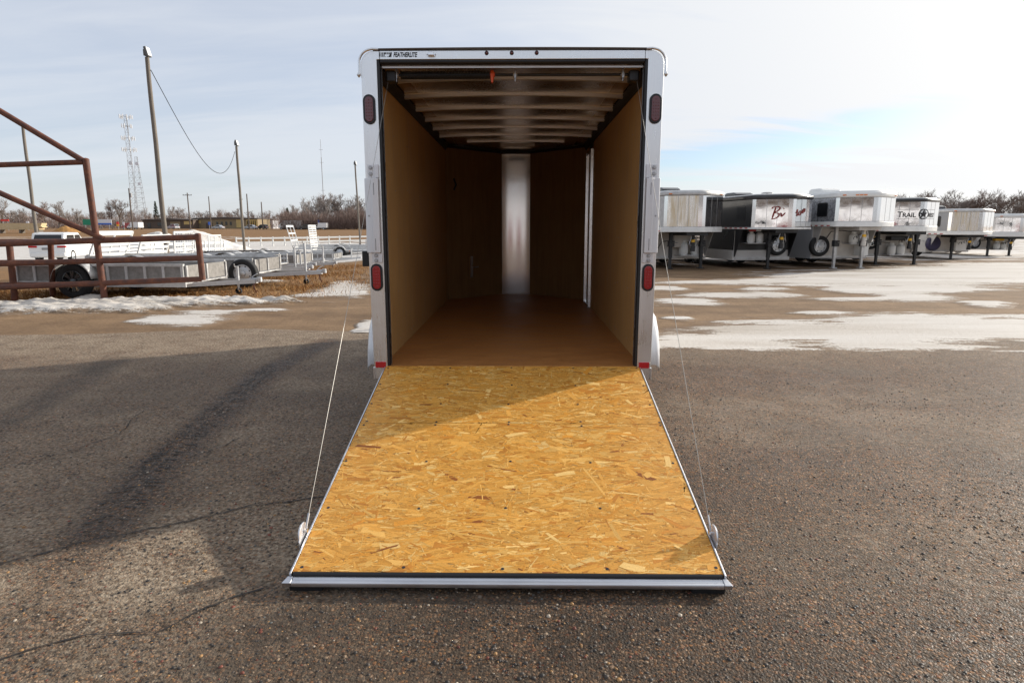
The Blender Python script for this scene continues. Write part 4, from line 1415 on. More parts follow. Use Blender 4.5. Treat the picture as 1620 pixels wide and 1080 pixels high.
def gooseneck(label, px, depth_y, head, zb, zt, w=2.3, vd=0.62, trim=0.13, cap='white_paint', capH=0.10, panelA='mirror_sheet', panelB='mirror_sheet', side='white_paint',
              skirt='white_paint', low=1.9, lowfront='cream_panel', legs='black_steel', nleg=2, legx=0.75, spare=None, tanks=None, box=None, lower='lower_panel', air=None, vent=None,
              win=True, amber=(), tape=0, steps=False, lowz=0.33, ground=0.0, L=9.0, post='black_steel', rearwheels=True, postx=0.0):
    base = at(px, 400, depth_y)
    t = thing('horse_trailer', label, 'trailer', (base.x, base.y, ground), R(head), 'gooseneck trailers parked in a row')
    hw = w / 2
    c = 0.10
    # plan of the nose: left rear, left shoulder, blunt apex, right shoulder, right rear
    pl = [(-hw, L), (-hw, vd), (-hw + c * 0.8, vd - c), (-0.14, 0.03), (0.0, 0.0), (0.14, 0.03), (hw - c * 0.8, vd - c), (hw, vd), (hw, L)]
    z0, z1 = zb + trim, zt - capH
    m = MB(); ring_panel(m, pl[0], pl[1], z0, z1)
    m.build('side_panel', MAT[side], t)
    m = MB(); ring_panel(m, pl[7], pl[8], z0, z1)
    m.build('side_panel', MAT[side], t)
    m = MB(); ring_panel(m, pl[2], pl[3], z0, z1)
    pa = m.build('nose_panel', MAT[panelA], t)
    m = MB(); ring_panel(m, pl[5], pl[6], z0, z1)
    pb = m.build('nose_panel', MAT[panelB], t)
    for (a, b) in ((1, 2), (6, 7)):
        m = MB(); ring_panel(m, pl[a], pl[b], z0, z1, 0.02)
        m.build('corner_trim', MAT['chrome'], t)
    m = MB(); m.prism([pl[3], pl[4], pl[5], (0.12, 0.07), (-0.12, 0.07)], z0, z1, 'z')
    m.build('apex_trim', MAT['chrome'], t)
    # bottom skirt, roof cap
    def grow(o):
        return [(-hw - o, L), (-hw - o, vd - o * 0.3), (-hw + c * 0.8 - o * 0.6, vd - c - o * 0.8), (-0.14, 0.03 - o), (0.0, -o), (0.14, 0.03 - o), (hw - c * 0.8 + o * 0.6, vd - c - o * 0.8), (hw + o, vd - o * 0.3), (hw + o, L)]
    MB().prism(grow(0.022), zb, z0 - 0.001, 'z').build('skirt', MAT[skirt], t, bevel=0.012)
    MB().prism(grow(0.030), z1 + 0.001, zt - 0.002, 'z').build('roof_cap', MAT[cap], t, bevel=capH * 0.42, seg=4)
    MB().prism(grow(-0.10), zt - 0.004, zt + 0.035, 'z').build('roof', MAT['white_paint'], t, bevel=0.02)
    # lower body
    lo = MB().box(-hw, hw, low, L, lowz, zb - 0.002)
    lo.build('lower_body', MAT[lower], t)
    MB().prism(grow(-0.05), zb - 0.012, zb - 0.0015, 'z').build('nose_shade_sheet', MAT['black_steel'], t)  # black sheet added below the nose, shade put into its colour
    MB().box(-hw + 0.04, hw - 0.04, low - 0.014, low - 0.001, lowz + 0.03, zb - 0.004).build('front_wall', MAT[lowfront], t)
    MB().prism([(low - 0.55, zb - 0.003), (low - 0.016, zb - 0.003), (low - 0.016, lowz + 0.12), (low - 0.08, lowz + 0.12)], -hw + 0.05, -hw + 0.065, 'x').build('gusset', MAT['black_steel' if lower == 'black_paint' else 'lower_panel'], t)
    MB().prism([(low - 0.55, zb - 0.003), (low - 0.016, zb - 0.003), (low - 0.016, lowz + 0.12), (low - 0.08, lowz + 0.12)], hw - 0.065, hw - 0.05, 'x').build('gusset', MAT['black_steel' if lower == 'black_paint' else 'lower_panel'], t)
    if lower == 'black_paint':
        MB().box(-hw - 0.004, hw + 0.004, low - 0.022, L, lowz - 0.01, lowz + 0.36).build('lower_skirt', MAT['lower_panel'], t)
        MB().box(-hw + 0.05, hw - 0.05, low - 0.020, low - 0.0145, lowz + 0.361, zb - 0.02).build('upper_front', MAT['black_steel'], t)
    # neck, coupler and landing legs
    nk = MB().box(-0.42, 0.42, 0.25, low - 0.02, zb - 0.12, zb - 0.013)
    nk.build('neck_frame', MAT[post], t)
    MB().tube([(postx, 0.55, zb - 0.05), (postx, 0.55, zb - 0.55)], 0.06, 12).tube([(postx, 0.55, zb - 0.50), (postx, 0.55, zb - 0.68)], 0.085, 12).build('ball_coupler', MAT[post], t, smooth=True)
    MB().tube([(postx, 0.545, zb - 0.36), (postx, 0.545, zb - 0.27)], 0.066, 12).build('coupler_latch', MAT['yellow_plastic'], t)
    xs_ = {2: (-legx, legx), 1: (legx,)}[nleg]
    for x in xs_:
        lg = MB().box(x - 0.055, x + 0.055, low - 0.62, low - 0.51, 0.40, zb - 0.01)
        lg.box(x - 0.042, x + 0.042, low - 0.607, low - 0.523, 0.03, 0.42)
        lg.box(x - 0.10, x + 0.10, low - 0.66, low - 0.47, 0.0, 0.03)
        lg.build('landing_leg', MAT[legs], t)
    # rivet strip above the skirt, seams in the nose sheets, chains, breakaway cable and leg cranks
    MB().prism(grow(0.006), z0 - 0.0005, z0 + 0.022, 'z').build('rivet_strip', MAT['utility_aluminium'], t)
    for (a, b) in ((2, 3), (5, 6)):
        for u in (0.34, 0.67):
            p = Vector(pl[a]).lerp(Vector(pl[b]), u)
            d = (Vector(pl[b]) - Vector(pl[a])).normalized()
            nr = Vector((d.y, -d.x)) * 0.003
            m = MB(); ring_panel(m, p - d * 0.006 + nr, p + d * 0.006 + nr, z0 + 0.024, z1, 0.002)
            m.build('seam', MAT['grey_paint'], pa if a == 2 else pb)
    for sgn in (-1, 1):
        pts_ = [(postx + sgn * 0.08, 0.5, zb - 0.14), (postx + sgn * 0.16, 0.52, zb - 0.42), (postx + sgn * 0.05, 0.56, zb - 0.62), (postx + sgn * 0.14, 0.6, zb - 0.30)]
        MB().tube(pts_, 0.014, 5).build('safety_chain', MAT['bolt_steel'], t, smooth=True)
    pts_ = [(postx + 0.25 + 0.05 * math.cos(k * 0.9), 0.75 + 0.02 * k, zb - 0.22 + 0.05 * math.sin(k * 0.9) - 0.006 * k) for k in range(34)]
    MB().tube(pts_, 0.011, 5).build('coiled_cable', MAT['black_rubber'], t, smooth=True)
    for x in xs_:
        MB().tube([(x, low - 0.62, 0.95), (x, low - 0.74, 0.95), (x + 0.14, low - 0.76, 0.95), (x + 0.14, low - 0.84, 0.95)], 0.012, 5).build('leg_crank', MAT['bolt_steel'], t)
        MB().box(x - 0.10, x + 0.10, low - 0.68, low - 0.50, 0.80, 1.02).build('gear_box', MAT['black_steel'], t, bevel=0.01)
    MB().box(-hw + 0.10, hw - 0.10, low - 0.05, low - 0.0165, lowz + 0.04, lowz + 0.10).build('bump_rail', MAT['utility_aluminium'], t)
    if spare:
        x, z, r, kind = spare
        if kind == 'cover':
            sp = MB().lathe([(r, -0.02), (r, -0.16), (r * 0.93, -0.20), (r * 0.6, -0.21), (0.001, -0.212)], (x, low - 0.02, z), 'y', 24)
            sp.build('spare_cover', MAT['navy_cover'], t, smooth=50)
        else:
            wheel(t, (x, low - 0.14, z), r, 0.20, 'y', -1, spokes=7 if kind == 'alloy' else 0, rim='chrome' if kind == 'alloy' else 'galvanised')
    for (x, z, r, h) in tanks or ():
        tk = MB().lathe([(0.001, -h / 2), (r * 0.8, -h / 2), (r, -h / 2 + r * 0.35), (r, h / 2 - r * 0.5), (r * 0.75, h / 2 - r * 0.12), (r * 0.3, h / 2), (0.001, h / 2)], (x, low - 0.30, z), 'z', 16)
        to = tk.build('gas_bottle', MAT['white_poly'], t, smooth=50)
        MB().lathe([(r * 0.55, h / 2 - 0.02), (r * 0.55, h / 2 + 0.07)], (x, low - 0.30, z), 'z', 12).tube([(x, low - 0.30, z + h / 2), (x, low - 0.30, z + h / 2 + 0.05)], 0.02, 6).build('valve_collar', MAT['white_poly'], to)
    if tanks:
        xs2 = [q[0] for q in tanks]
        zz = tanks[0][1] - tanks[0][3] / 2
        MB().box(min(xs2) - 0.22, max(xs2) + 0.22, low - 0.50, low - 0.02, zz - 0.03, zz - 0.001).build('bottle_tray', MAT['utility_aluminium'], t)
        MB().tube([(min(xs2) - 0.05, low - 0.3, tanks[0][1] + tanks[0][3] / 2 + 0.06), (min(xs2) - 0.35, low - 0.1, tanks[0][1] + 0.30), (min(xs2) - 0.75, low - 0.03, tanks[0][1] + 0.25), (min(xs2) - 0.95, low - 0.03, tanks[0][1] - 0.05)], 0.014, 6).build('gas_hose', MAT['black_rubber'], t, smooth=True)
    for (x, z, bw, bh, mt) in box or ():
        MB().box(x - bw / 2, x + bw / 2, low - 0.36, low - 0.02, z - bh / 2, z + bh / 2).build('storage_box', MAT[mt], t, bevel=0.01)
    for k in range(tape):
        x = -hw + 0.25 + 0.29 * k
        MB().box(x, x + 0.27, low - 0.622, low - 0.619, zb - 0.075, zb - 0.02).build('reflective_tape', MAT['red_tape' if k % 2 == 0 else 'white_tape'], t)
    if tape:
        MB().box(-hw + 0.2, hw - 0.2, low - 0.618, low - 0.52, zb - 0.09, zb - 0.003).build('cross_beam', MAT['black_steel'], t)
    for (u, sgn) in amber:
        # little marker lamps on the cap of the nose
        p0, p1 = (Vector(pl[2]), Vector(pl[3])) if sgn < 0 else (Vector(pl[5]), Vector(pl[6]))
        p = p0.lerp(p1, u)
        d = (p1 - p0).normalized()
        nr = Vector((d.y, -d.x))
        q = p + nr * 0.034
        M = Matrix.Translation((q.x, q.y, z1 + capH * 0.42)) @ Matrix.Rotation(math.atan2(d.y, d.x), 4, 'Z')
        MB().box(-0.055, 0.055, -0.022, 0.02, -0.018, 0.018, M).build('marker_lamp', MAT['amber_lens'], t, bevel=0.008)
    if win:
        x = -hw - 0.004
        f = MB().prism(rounded(vd + 0.75, (z0 + z1) / 2 + 0.02, 0.62, 0.50, 0.08), x - 0.006, x + 0.008, 'x')
        fo = f.build('window', MAT['black_paint'], t)
        MB().prism(rounded(vd + 0.75, (z0 + z1) / 2 + 0.02, 0.54, 0.42, 0.06), x - 0.009, x - 0.0065, 'x').build('pane', MAT['dark_glass'], fo)
        for k in range(5):
            MB().box(-hw - 0.026, -hw - 0.0225, vd + 0.2 + 0.36 * k, vd + 0.2 + 0.36 * k + 0.18, zb + 0.02, zb + 0.055).build('side_reflector', MAT['red_tape'], t)
    if air:
        y, h, mt = air
        MB().prism([(y, zt + 0.03), (y + 0.95, zt + 0.03), (y + 0.95, zt + h * 0.8), (y + 0.8, zt + h), (y + 0.25, zt + h), (y + 0.05, zt + h * 0.72)], -0.38, 0.38, 'x').build('air_conditioner', MAT[mt], t, bevel=0.04, seg=3)
    if vent:
        y, x = vent
        MB().tube([(x, y, zt + 0.02), (x, y, zt + 0.12)], 0.025, 8).lathe([(0.001, 0.0), (0.20, 0.0), (0.21, 0.02), (0.12, 0.05), (0.001, 0.055)], (x, y, zt + 0.10), 'z', 18).build('vent_cap', MAT['grey_paint'], t, smooth=50)
    if steps:
        for k in range(7):
            z = lowz + 0.10 + k * (zb - lowz - 0.2) / 7
            MB().box(hw - 0.62, hw - 0.06, low - 0.03, low - 0.016, z, z + (zb - lowz - 0.2) / 7 - 0.03).build('step_louvre', MAT['chrome'], t, bevel=0.006)
    if rearwheels:
        for s in (-1, 1):
            for yy in (low + 3.2, low + 4.05):
                wheel(t, (s * (hw - 0.16), yy, 0.36), 0.36, 0.22, 'x', s)
    return t, pa, pb, pl, z0, z1


def face_matrix(p0, p1, u, z, out=0.006):
    """frame lying on a nose panel: x along the panel, y up, z outwards"""
    p0 = Vector(p0); p1 = Vector(p1)
    d = (p1 - p0).normalized()
    n = Vector((d.y, -d.x))
    p = p0.lerp(p1, u) + n * out
    M = Matrix(((d.x, 0, n.x, p.x), (d.y, 0, n.y, p.y), (0, 1, 0, z), (0, 0, 0, 1)))
    return M


HEAD = 10
g1 = gooseneck('aluminium gooseneck trailer with stained wedge nose right beside the open cargo trailer', 1108, 17.9, HEAD + 4, 1.33, 2.74, trim=0.17, cap='utility_aluminium', capH=0.16, panelA='stained_sheet', panelB='mirror_sheet', side='utility_aluminium',
               skirt='white_paint', low=1.6, spare=None, tanks=[(0.05, 0.72, 0.16, 0.46), (0.52, 0.72, 0.16, 0.46)], box=[(-0.10, 1.0, 0.55, 0.45, 'cream_panel')], lower='cream_panel', air=(2.3, 0.26, 'black_paint'), amber=((0.08, -1), (0.85, 1)), steps=True, nleg=2, legx=0.62)
g2 = gooseneck('black roofed gooseneck trailer with red script lettering on its mirror nose', 1249, 17.6, HEAD, 1.43, 2.60, trim=0.05, cap='black_paint', capH=0.15, side='black_paint', skirt='white_paint', low=1.8, lowfront='cream_panel',
               spare=(0.55, 0.83, 0.37, 'steel'), tanks=[(-0.62, 1.12, 0.14, 0.36), (-0.28, 1.12, 0.14, 0.36)], tape=6, air=(3.2, 0.24, 'black_paint'), vent=(1.5, -0.1), nleg=1, legx=-0.05, win=True, lowz=0.30, lower='black_paint')
g3 = gooseneck('silver sided gooseneck trailer with white cap and rubbed mirror nose panel', 1381, 17.9, HEAD - 2, 1.52, 2.72, trim=0.17, cap='white_paint', capH=0.20, side='silver_paint', skirt='white_paint', low=1.9, lower='silver_lower',
               spare=(-0.90, 0.80, 0.38, 'steel'), tanks=[(0.35, 1.08, 0.16, 0.36), (0.72, 1.08, 0.16, 0.36)], box=[(0.78, 0.66, 0.36, 0.42, 'white_poly')], air=(2.6, 0.26, 'white_paint'), amber=((0.12, -1), (0.50, -1), (0.62, -1), (0.74, -1), (0.9, 1)), nleg=2, legx=0.55, legs='utility_aluminium', post='cream_panel')
g4 = gooseneck('gooseneck trailer with black roof cap and dark star lettering across its mirror nose', 1454, 20.1, HEAD - 2, 1.34, 2.58, trim=0.20, cap='black_paint', capH=0.13, side='white_paint', skirt='white_paint', low=1.8,
               spare=(-0.85, 0.98, 0.37, 'alloy'), tanks=[(0.0, 0.60, 0.16, 0.40), (0.40, 0.60, 0.16, 0.40)], box=[(0.35, 1.05, 0.9, 0.16, 'black_steel')], nleg=2, legx=0.85, air=(3.0, 0.2, 'black_paint'))
g5 = gooseneck('grey gooseneck trailer with a dark spare wheel cover, second from the right end', 1547, 24.2, HEAD - 4, 1.16, 2.28, w=2.2, trim=0.15, cap='utility_aluminium', capH=0.12, side='grey_paint', skirt='white_paint', low=1.8,
               spare=(-0.85, 0.74, 0.34, 'cover'), box=[(0.45, 0.66, 0.66, 0.50, 'white_poly')], air=(2.6, 0.26, 'black_paint'), amber=((0.1, -1), (0.9, 1)), nleg=1, legx=-0.25, panelA='stained_sheet')
g6 = gooseneck('white gooseneck trailer with dark mirror nose at the right end of the row', 1612, 28.0, HEAD - 4, 1.02, 2.14, w=2.2, trim=0.22, cap='white_paint', capH=0.18, side='white_paint', skirt='white_paint', low=1.8,
               spare=(-1.05, 0.68, 0.32, 'steel'), tanks=[(0.1, 0.52, 0.15, 0.36), (0.45, 0.52, 0.15, 0.36)], box=[(0.2, 0.86, 0.5, 0.14, 'yellow_plastic')], air=(2.4, 0.24, 'white_paint'), amber=((0.2, -1),), nleg=2, legx=0.62)


def strokes(name, lines, M, wdt, mt, parent, ext=0.003):
    """brush-script lettering as flat ribbons of changing width"""
    m = MB()
    for ln in lines:
        pts = []
        # Catmull-Rom through the given points
        P = [Vector(p) for p in ln]
        for i in range(len(P) - 1):
            p0, p1, p2, p3 = P[max(0, i - 1)], P[i], P[i + 1], P[min(len(P) - 1, i + 2)]
            for k in range(6):
                t = k / 6
                pts.append(0.5 * ((2 * p1) + (p2 - p0) * t + (2 * p0 - 5 * p1 + 4 * p2 - p3) * t * t + (3 * p1 - p0 - 3 * p2 + p3) * t ** 3))
        pts.append(P[-1])
        L_, R_ = [], []
        for i, p in enumerate(pts):
            d = (pts[min(i + 1, len(pts) - 1)] - pts[max(i - 1, 0)])
            d.normalize()
            s = Vector((-d.y, d.x))
            w_ = wdt * (0.55 + 0.55 * abs(d.y)) * (1 if 1 < i < len(pts) - 2 else 0.5)
            L_.append(p + s * w_); R_.append(p - s * w_)
        n = len(L_)
        vs = [M @ Vector((q.x, q.y, ext)) for q in L_ + R_]
        m.add(vs, [(i, i + 1, n + i + 1, n + i) for i in range(n - 1)])
    return m.build(name, MAT[mt], parent)


def build_lettering():
    # red script: B and i on the left panel, s o n on the right
    t, pa, pb, pl, z0, z1 = g2
    zc = (z0 + z1) / 2
    S = 0.62
    M = face_matrix(pl[2], pl[3], 0.47, zc - 0.34)
    B = [[(0.02, 0.62), (0.10, 0.70), (0.28, 0.72), (0.36, 0.66), (0.30, 0.52), (0.14, 0.40), (0.30, 0.36), (0.34, 0.24), (0.22, 0.10), (0.02, 0.04)], [(0.20, 0.70), (0.14, 0.45), (0.06, 0.06)],
         [(0.36, 0.34), (0.42, 0.36), (0.44, 0.20), (0.50, 0.26), (0.60, 0.40)], [(0.50, 0.60), (0.52, 0.63), (0.51, 0.60)]]
    strokes('script_letter', [[(x * S * 1.25, y * S + 0.12) for x, y in ln] for ln in B], M, 0.026, 'letter_red', pa)
    M = face_matrix(pl[5], pl[6], 0.0, zc - 0.22)
    S2 = [[(-0.06, 0.42), (0.03, 0.60), (0.02, 0.42), (0.00, 0.30), (0.08, 0.36)], [(0.14, 0.52), (0.10, 0.36), (0.18, 0.34), (0.22, 0.50), (0.15, 0.54)], [(0.28, 0.40), (0.30, 0.60), (0.34, 0.44), (0.38, 0.66), (0.42, 0.50), (0.46, 0.68)]]
    strokes('script_letter', [[(x * S * 1.9 + 0.06, y * S * 1.1 - 0.06) for x, y in ln] for ln in S2], M, 0.028, 'letter_red', pb)
    # dark lettering with a star in a ring
    t, pa, pb, pl, z0, z1 = g4
    zc = z0 + (z1 - z0) * 0.46
    M = face_matrix(pl[2], pl[3], 0.30, zc - 0.08)
    text('lettering', 'T', 0.30, MAT['letter_black'], pa, M, bold=0.006, xs=0.95, ext=0.002)
    M = face_matrix(pl[2], pl[3], 0.30, zc - 0.08) @ Matrix.Translation((0.17, 0, 0))
    text('lettering', 'RAIL', 0.235, MAT['letter_black'], pa, M, bold=0.006, xs=0.95, ext=0.002)
    M = face_matrix(pl[5], pl[6], 0.16, zc - 0.08)
    text('lettering', 'WEST', 0.22, MAT['letter_grey'], pb, M, bold=0.004, xs=0.85, ext=0.002)
    for du, z in ((0.28, zc + 0.20), (0.28, zc - 0.14)):
        Ml = face_matrix(pl[2], pl[3], du, z)
        MB().box(0, 0.72, -0.006, 0.006, 0, 0.002, Ml).build('pin_line', MAT['letter_grey'], pa)
        Ml = face_matrix(pl[5], pl[6], 0.05, z)
        MB().box(0, 0.62, -0.006, 0.006, 0, 0.002, Ml).build('pin_line', MAT['letter_grey'], pb)
    st = MB()
    M = Matrix(((1, 0, 0, 0.0), (0, 0, -1, -0.012), (0, 1, 0, zc + 0.03), (0, 0, 0, 1)))
    star = []
    for k in range(10):
        r = 0.165 if k % 2 == 0 else 0.066
        a = R(90 + 36 * k)
        star.append(M @ Vector((r * math.cos(a), r * math.sin(a), 0.004)))
    ce = M @ Vector((0, 0, 0.018))
    st.add(star + [ce], [(k, (k + 1) % 10, 10) for k in range(10)])
    st.build('star_emblem', MAT['letter_black'], t)
    rg = MB().lathe([(0.165, -0.016), (0.165, -0.024), (0.195, -0.024), (0.195, -0.016)], (0, 0, zc + 0.03), 'y', 28)
    rg.build('star_ring', MAT['letter_black'], t)


build_lettering()

# ------------------------------------------------------------------ rusty pipe gate and fence on the left
def pipe(parent, name, a, b, r=0.055):
    return MB().tube([a, b], r, 12).build(name, MAT['rusty_pipe'], parent, smooth=40)


def build_gate():
    y0, y1 = 8.10, 8.55      # the gate swings slightly away towards its free end
    def yy(px):
        return y0 + (y1 - y0) * px / 320.0
    def Q(px, py, dy=0.0):
        return at(px, py, yy(px) + dy)
    t = thing('pipe_gate', 'tall rusty pipe gate with diagonal braces at the left edge', 'gate', (0, 0, 0))
    pipe(t, 'post', Q(166, 476), Q(135.5, 253), 0.062)
    MB().lathe([(0.064, -0.01), (0.064, 0.01), (0.045, 0.03), (0.001, 0.04)], Q(135.5, 253), 'z', 12).build('post_cap', MAT['rusty_pipe'], t, smooth=True)
    pipe(t, 'brace', Q(-150, 86), Q(131, 254), 0.055)
    pipe(t, 'brace', Q(-150, 239), Q(164, 378, -0.02), 0.055)
    pipe(t, 'rail', Q(-150, 266), Q(132, 256.5), 0.052)
    pipe(t, 'rail', Q(-150, 391), Q(314, 375), 0.060)
    pipe(t, 'rail', Q(-150, 421.6), Q(314, 408), 0.056)
    pipe(t, 'rail', Q(-150, 460.7), Q(318, 441.5), 0.056)
    pipe(t, 'post', Q(-156, 478), Q(-150, 82), 0.062)
    pipe(t, 'end_stile', Q(313, 372), Q(320.5, 443), 0.060)
    MB().lathe([(0.062, -0.01), (0.062, 0.01), (0.045, 0.03), (0.001, 0.035)], Q(313, 371.5), 'z', 12).build('stile_cap', MAT['rusty_pipe'], t, smooth=True)
    f = thing('pipe_fence', 'low rusty pipe fence running just behind the tall gate', 'fence', (0, 0, 0))
    def F(px, py):
        return at(px, py, 9.0 - px * 0.0012)
    fy = 8.48
    for (ya, yb) in ((382.5, 381.5), (416, 413.5), (450.5, 449.5)):
        pipe(f, 'rail', at(-150, ya + 0.4, fy), at(150, yb, fy), 0.05)
    pipe(f, 'post', at(24, 476, fy), at(14, 380, fy), 0.062)
    pipe(f, 'post', at(84, 470, fy + 0.5), at(80, 384, fy + 0.2), 0.055)


build_gate()


# ------------------------------------------------------------------ open utility trailers
def utility(label, x, y, rz, L=3.9, w=1.75, side=0.42, bed=0.34, rails=False, posts=True, gate=None, tongue=1.25, wheel_x=1.45, r=0.35, spare=None, jack=0.0, spokes=0, front='utility_panel', axle2=False, panel='utility_panel', fend=True):
    """local +X is the tongue; origin on the ground at the middle of the tail"""
    z = tz(x, y)
    t = thing('utility_trailer', label, 'trailer', (x, y, z), R(rz), 'open utility trailers in the left lot')
    hw = w / 2
    top = bed + side
    MB().box(0, L, -hw, hw, bed - 0.04, bed).build('bed', MAT['utility_aluminium'], t)
    fr = MB().box(-0.02, L + 0.02, -hw - 0.03, -hw, bed - 0.10, bed + 0.02)
    fr.build('frame_rail', MAT['utility_aluminium'], t)
    MB().box(-0.02, L + 0.02, hw, hw + 0.03, bed - 0.10, bed + 0.02).build('frame_rail', MAT['utility_aluminium'], t)
    for s in (-1, 1):
        ys_ = s * (hw + 0.012)
        if rails:
            MB().bar((0, ys_, top), (L, ys_, top), 0.05, 0.05).build('top_rail', MAT['utility_aluminium'], t)
            MB().bar((0, ys_, (top + bed) / 2), (L, ys_, (top + bed) / 2), 0.04, 0.04).build('mid_rail', MAT['utility_aluminium'], t)
        else:
            MB().box(0.04, L - 0.04, ys_ - 0.006, ys_ + 0.006, bed + 0.021, top - 0.021).build('side_sheet', MAT[panel], t)
            MB().box(0, L, ys_ - 0.03, ys_ + 0.035, top - 0.02, top + 0.035).build('top_rail', MAT['utility_aluminium'], t)
        n = int(L / 0.40) if posts else 3
        pm = MB().box(-0.028, 0.028, -0.016, 0.016, bed + 0.021, top - 0.021).mesh('stake', MAT['utility_aluminium'])
        for k in range(n + 1):
            linkmesh('stake', pm, t, (0.03 + (L - 0.06) * k / n, ys_ + s * 0.022, 0))
        if fend:
            fe = MB()
            xc = wheel_x + (0.4 if axle2 else 0)
            prof = [(0.30 + (0.4 if axle2 else 0), 0)]
            vs = []
            n_ = 12
            for k in range(n_ + 1):
                a = R(8 + 164 * k / n_)
                ex = 0.38 if axle2 else 0.0
                px_ = (r + 0.09) * math.cos(a) + (ex if math.cos(a) > 0 else -ex)
                vs += [(xc + px_, s * (hw + 0.032), r + (r + 0.09) * math.sin(a)), (xc + px_, s * (hw + 0.26), r + (r + 0.09) * math.sin(a)), (xc + px_ * 0.99, s * (hw + 0.28), r + (r + 0.045) * math.sin(a))]
            fe.add(vs, [(i * 3 + j, i * 3 + j + 1, i * 3 + j + 4, i * 3 + j + 3) for i in range(n_) for j in range(2)])
            fo = fe.build('fender', MAT['utility_aluminium'], t, smooth=60)
            sd = fo.modifiers.new('thick', 'SOLIDIFY'); sd.thickness = 0.008
        for xw in ([wheel_x, wheel_x + 0.8] if axle2 else [wheel_x]):
            wheel(t, (xw, s * (hw + 0.15), r), r, 0.20, 'y', s, spokes=spokes, rim='black_paint' if spokes else 'galvanised')
    if front:
        MB().box(L + 0.001, L + 0.02, -hw, hw, bed + 0.02, top + 0.0).build('front_wall', MAT[front], t)
        for yk in (-hw + 0.03, -0.02, hw - 0.03):
            MB().box(L + 0.021, L + 0.05, yk - 0.025, yk + 0.025, bed + 0.02, top).build('front_stake', MAT['utility_aluminium'], t)
    MB().bar((L - 0.3, -hw * 0.8, bed - 0.08), (L + tongue, -0.05, bed - 0.04), 0.06, 0.09).build('tongue_bar', MAT['galvanised'], t)
    MB().bar((L - 0.3, hw * 0.8, bed - 0.08), (L + tongue, 0.05, bed - 0.04), 0.06, 0.09).build('tongue_bar', MAT['galvanised'], t)
    cp = MB().box(L + tongue - 0.12, L + tongue + 0.10, -0.05, 0.05, bed - 0.06, bed + 0.03).tube([(L + tongue + 0.08, 0, bed - 0.06), (L + tongue + 0.08, 0, bed + 0.05)], 0.06, 10)
    cp.bar((L + tongue - 0.10, 0, bed + 0.05), (L + tongue + 0.04, 0, bed + 0.13), 0.03, 0.02)
    cp.build('coupler', MAT['galvanised'], t, bevel=0.01)
    ch = MB()
    ch.tube([(L + tongue - 0.05, -0.06, bed - 0.06), (L + tongue + 0.0, -0.10, bed - 0.20), (L + tongue + 0.02, -0.06, bed - 0.30)], 0.012, 5)
    ch.tube([(L + tongue - 0.05, 0.06, bed - 0.06), (L + tongue - 0.08, 0.02, bed - 0.22), (L + tongue + 0.02, -0.02, bed - 0.27)], 0.012, 5)
    ch.build('safety_chain', MAT['rusty_pipe'], t)
    jx = L + tongue - 0.42
    MB().tube([(jx, 0.0, 0.10), (jx, 0.0, bed + 0.30 + jack)], 0.027, 10).tube([(jx, 0, bed - 0.1), (jx, 0, bed + 0.30 + jack)], 0.033, 10).tube([(jx, 0, bed + 0.28 + jack), (jx, -0.12, bed + 0.30 + jack), (jx, -0.13, bed + 0.36 + jack)], 0.012, 6).build('jack', MAT['galvanised'], t, smooth=40)
    MB().lathe([(0.07, -0.03), (0.075, -0.02), (0.075, 0.02), (0.07, 0.03), (0.02, 0.03)], (jx, 0, 0.075), 'y', 14).build('jack_wheel', MAT['tyre_rubber'], t)
    for s in (-1, 1):
        MB().box(wheel_x + 0.62, wheel_x + 0.70, s * (hw + 0.045), s * (hw + 0.06), bed - 0.06, bed - 0.02).build('side_marker', MAT['amber_lens'], t)
        MB().box(-0.035, -0.021, s * (hw - 0.25), s * (hw - 0.05), bed - 0.05, bed + 0.0).build('tail_light', MAT['red_lens'], t)
    if gate:
        gh, tilt, ns, kind = gate
        g = bpy.data.objects.new('tail_gate', MB().bar((0, -hw, 0), (0, -hw, gh), 0.05, 0.05).bar((0, hw, 0), (0, hw, gh), 0.05, 0.05).bar((0, 0, 0), (0, 0, gh), 0.04, 0.04).bar((0, -hw, gh), (0, hw, gh), 0.05, 0.05).mesh('gate_frame', MAT['white_paint']))
        COL.objects.link(g)
        g.parent = t
        g.location = (-0.05, 0, bed)
        g.rotation_euler = (0, R(tilt), 0)
        if kind == 'slat':
            sm = MB().box(-0.018, 0.018, -hw + 0.03, hw - 0.03, -0.045, 0.045).mesh('slat', MAT['white_paint'])
            for k in range(ns):
                linkmesh('slat', sm, g, (0, 0, 0.06 + (gh - 0.12) * k / (ns - 1)))
        else:
            sm = MB().box(-0.012, 0.012, -hw + 0.03, hw - 0.03, -0.012, 0.012).mesh('slat', MAT['white_paint'])
            for k in range(ns):
                linkmesh('slat', sm, g, (0, 0, 0.04 + (gh - 0.08) * k / (ns - 1)))
            vm = MB().box(-0.010, 0.010, -0.012, 0.012, 0.03, gh - 0.03).mesh('upright', MAT['white_paint'])
            for k in range(8):
                linkmesh('upright', vm, g, (0, -hw + 0.1 + (w - 0.2) * k / 7, 0))
    if spare:
        wheel(t, spare, r, 0.20, 'y', -1)
        MB().box(spare[0] - 0.04, spare[0] + 0.04, spare[1] + 0.02, -hw * 0.3, spare[2] - 0.04, spare[2] + 0.04).build('spare_bracket', MAT['galvanised'], t)
    return t


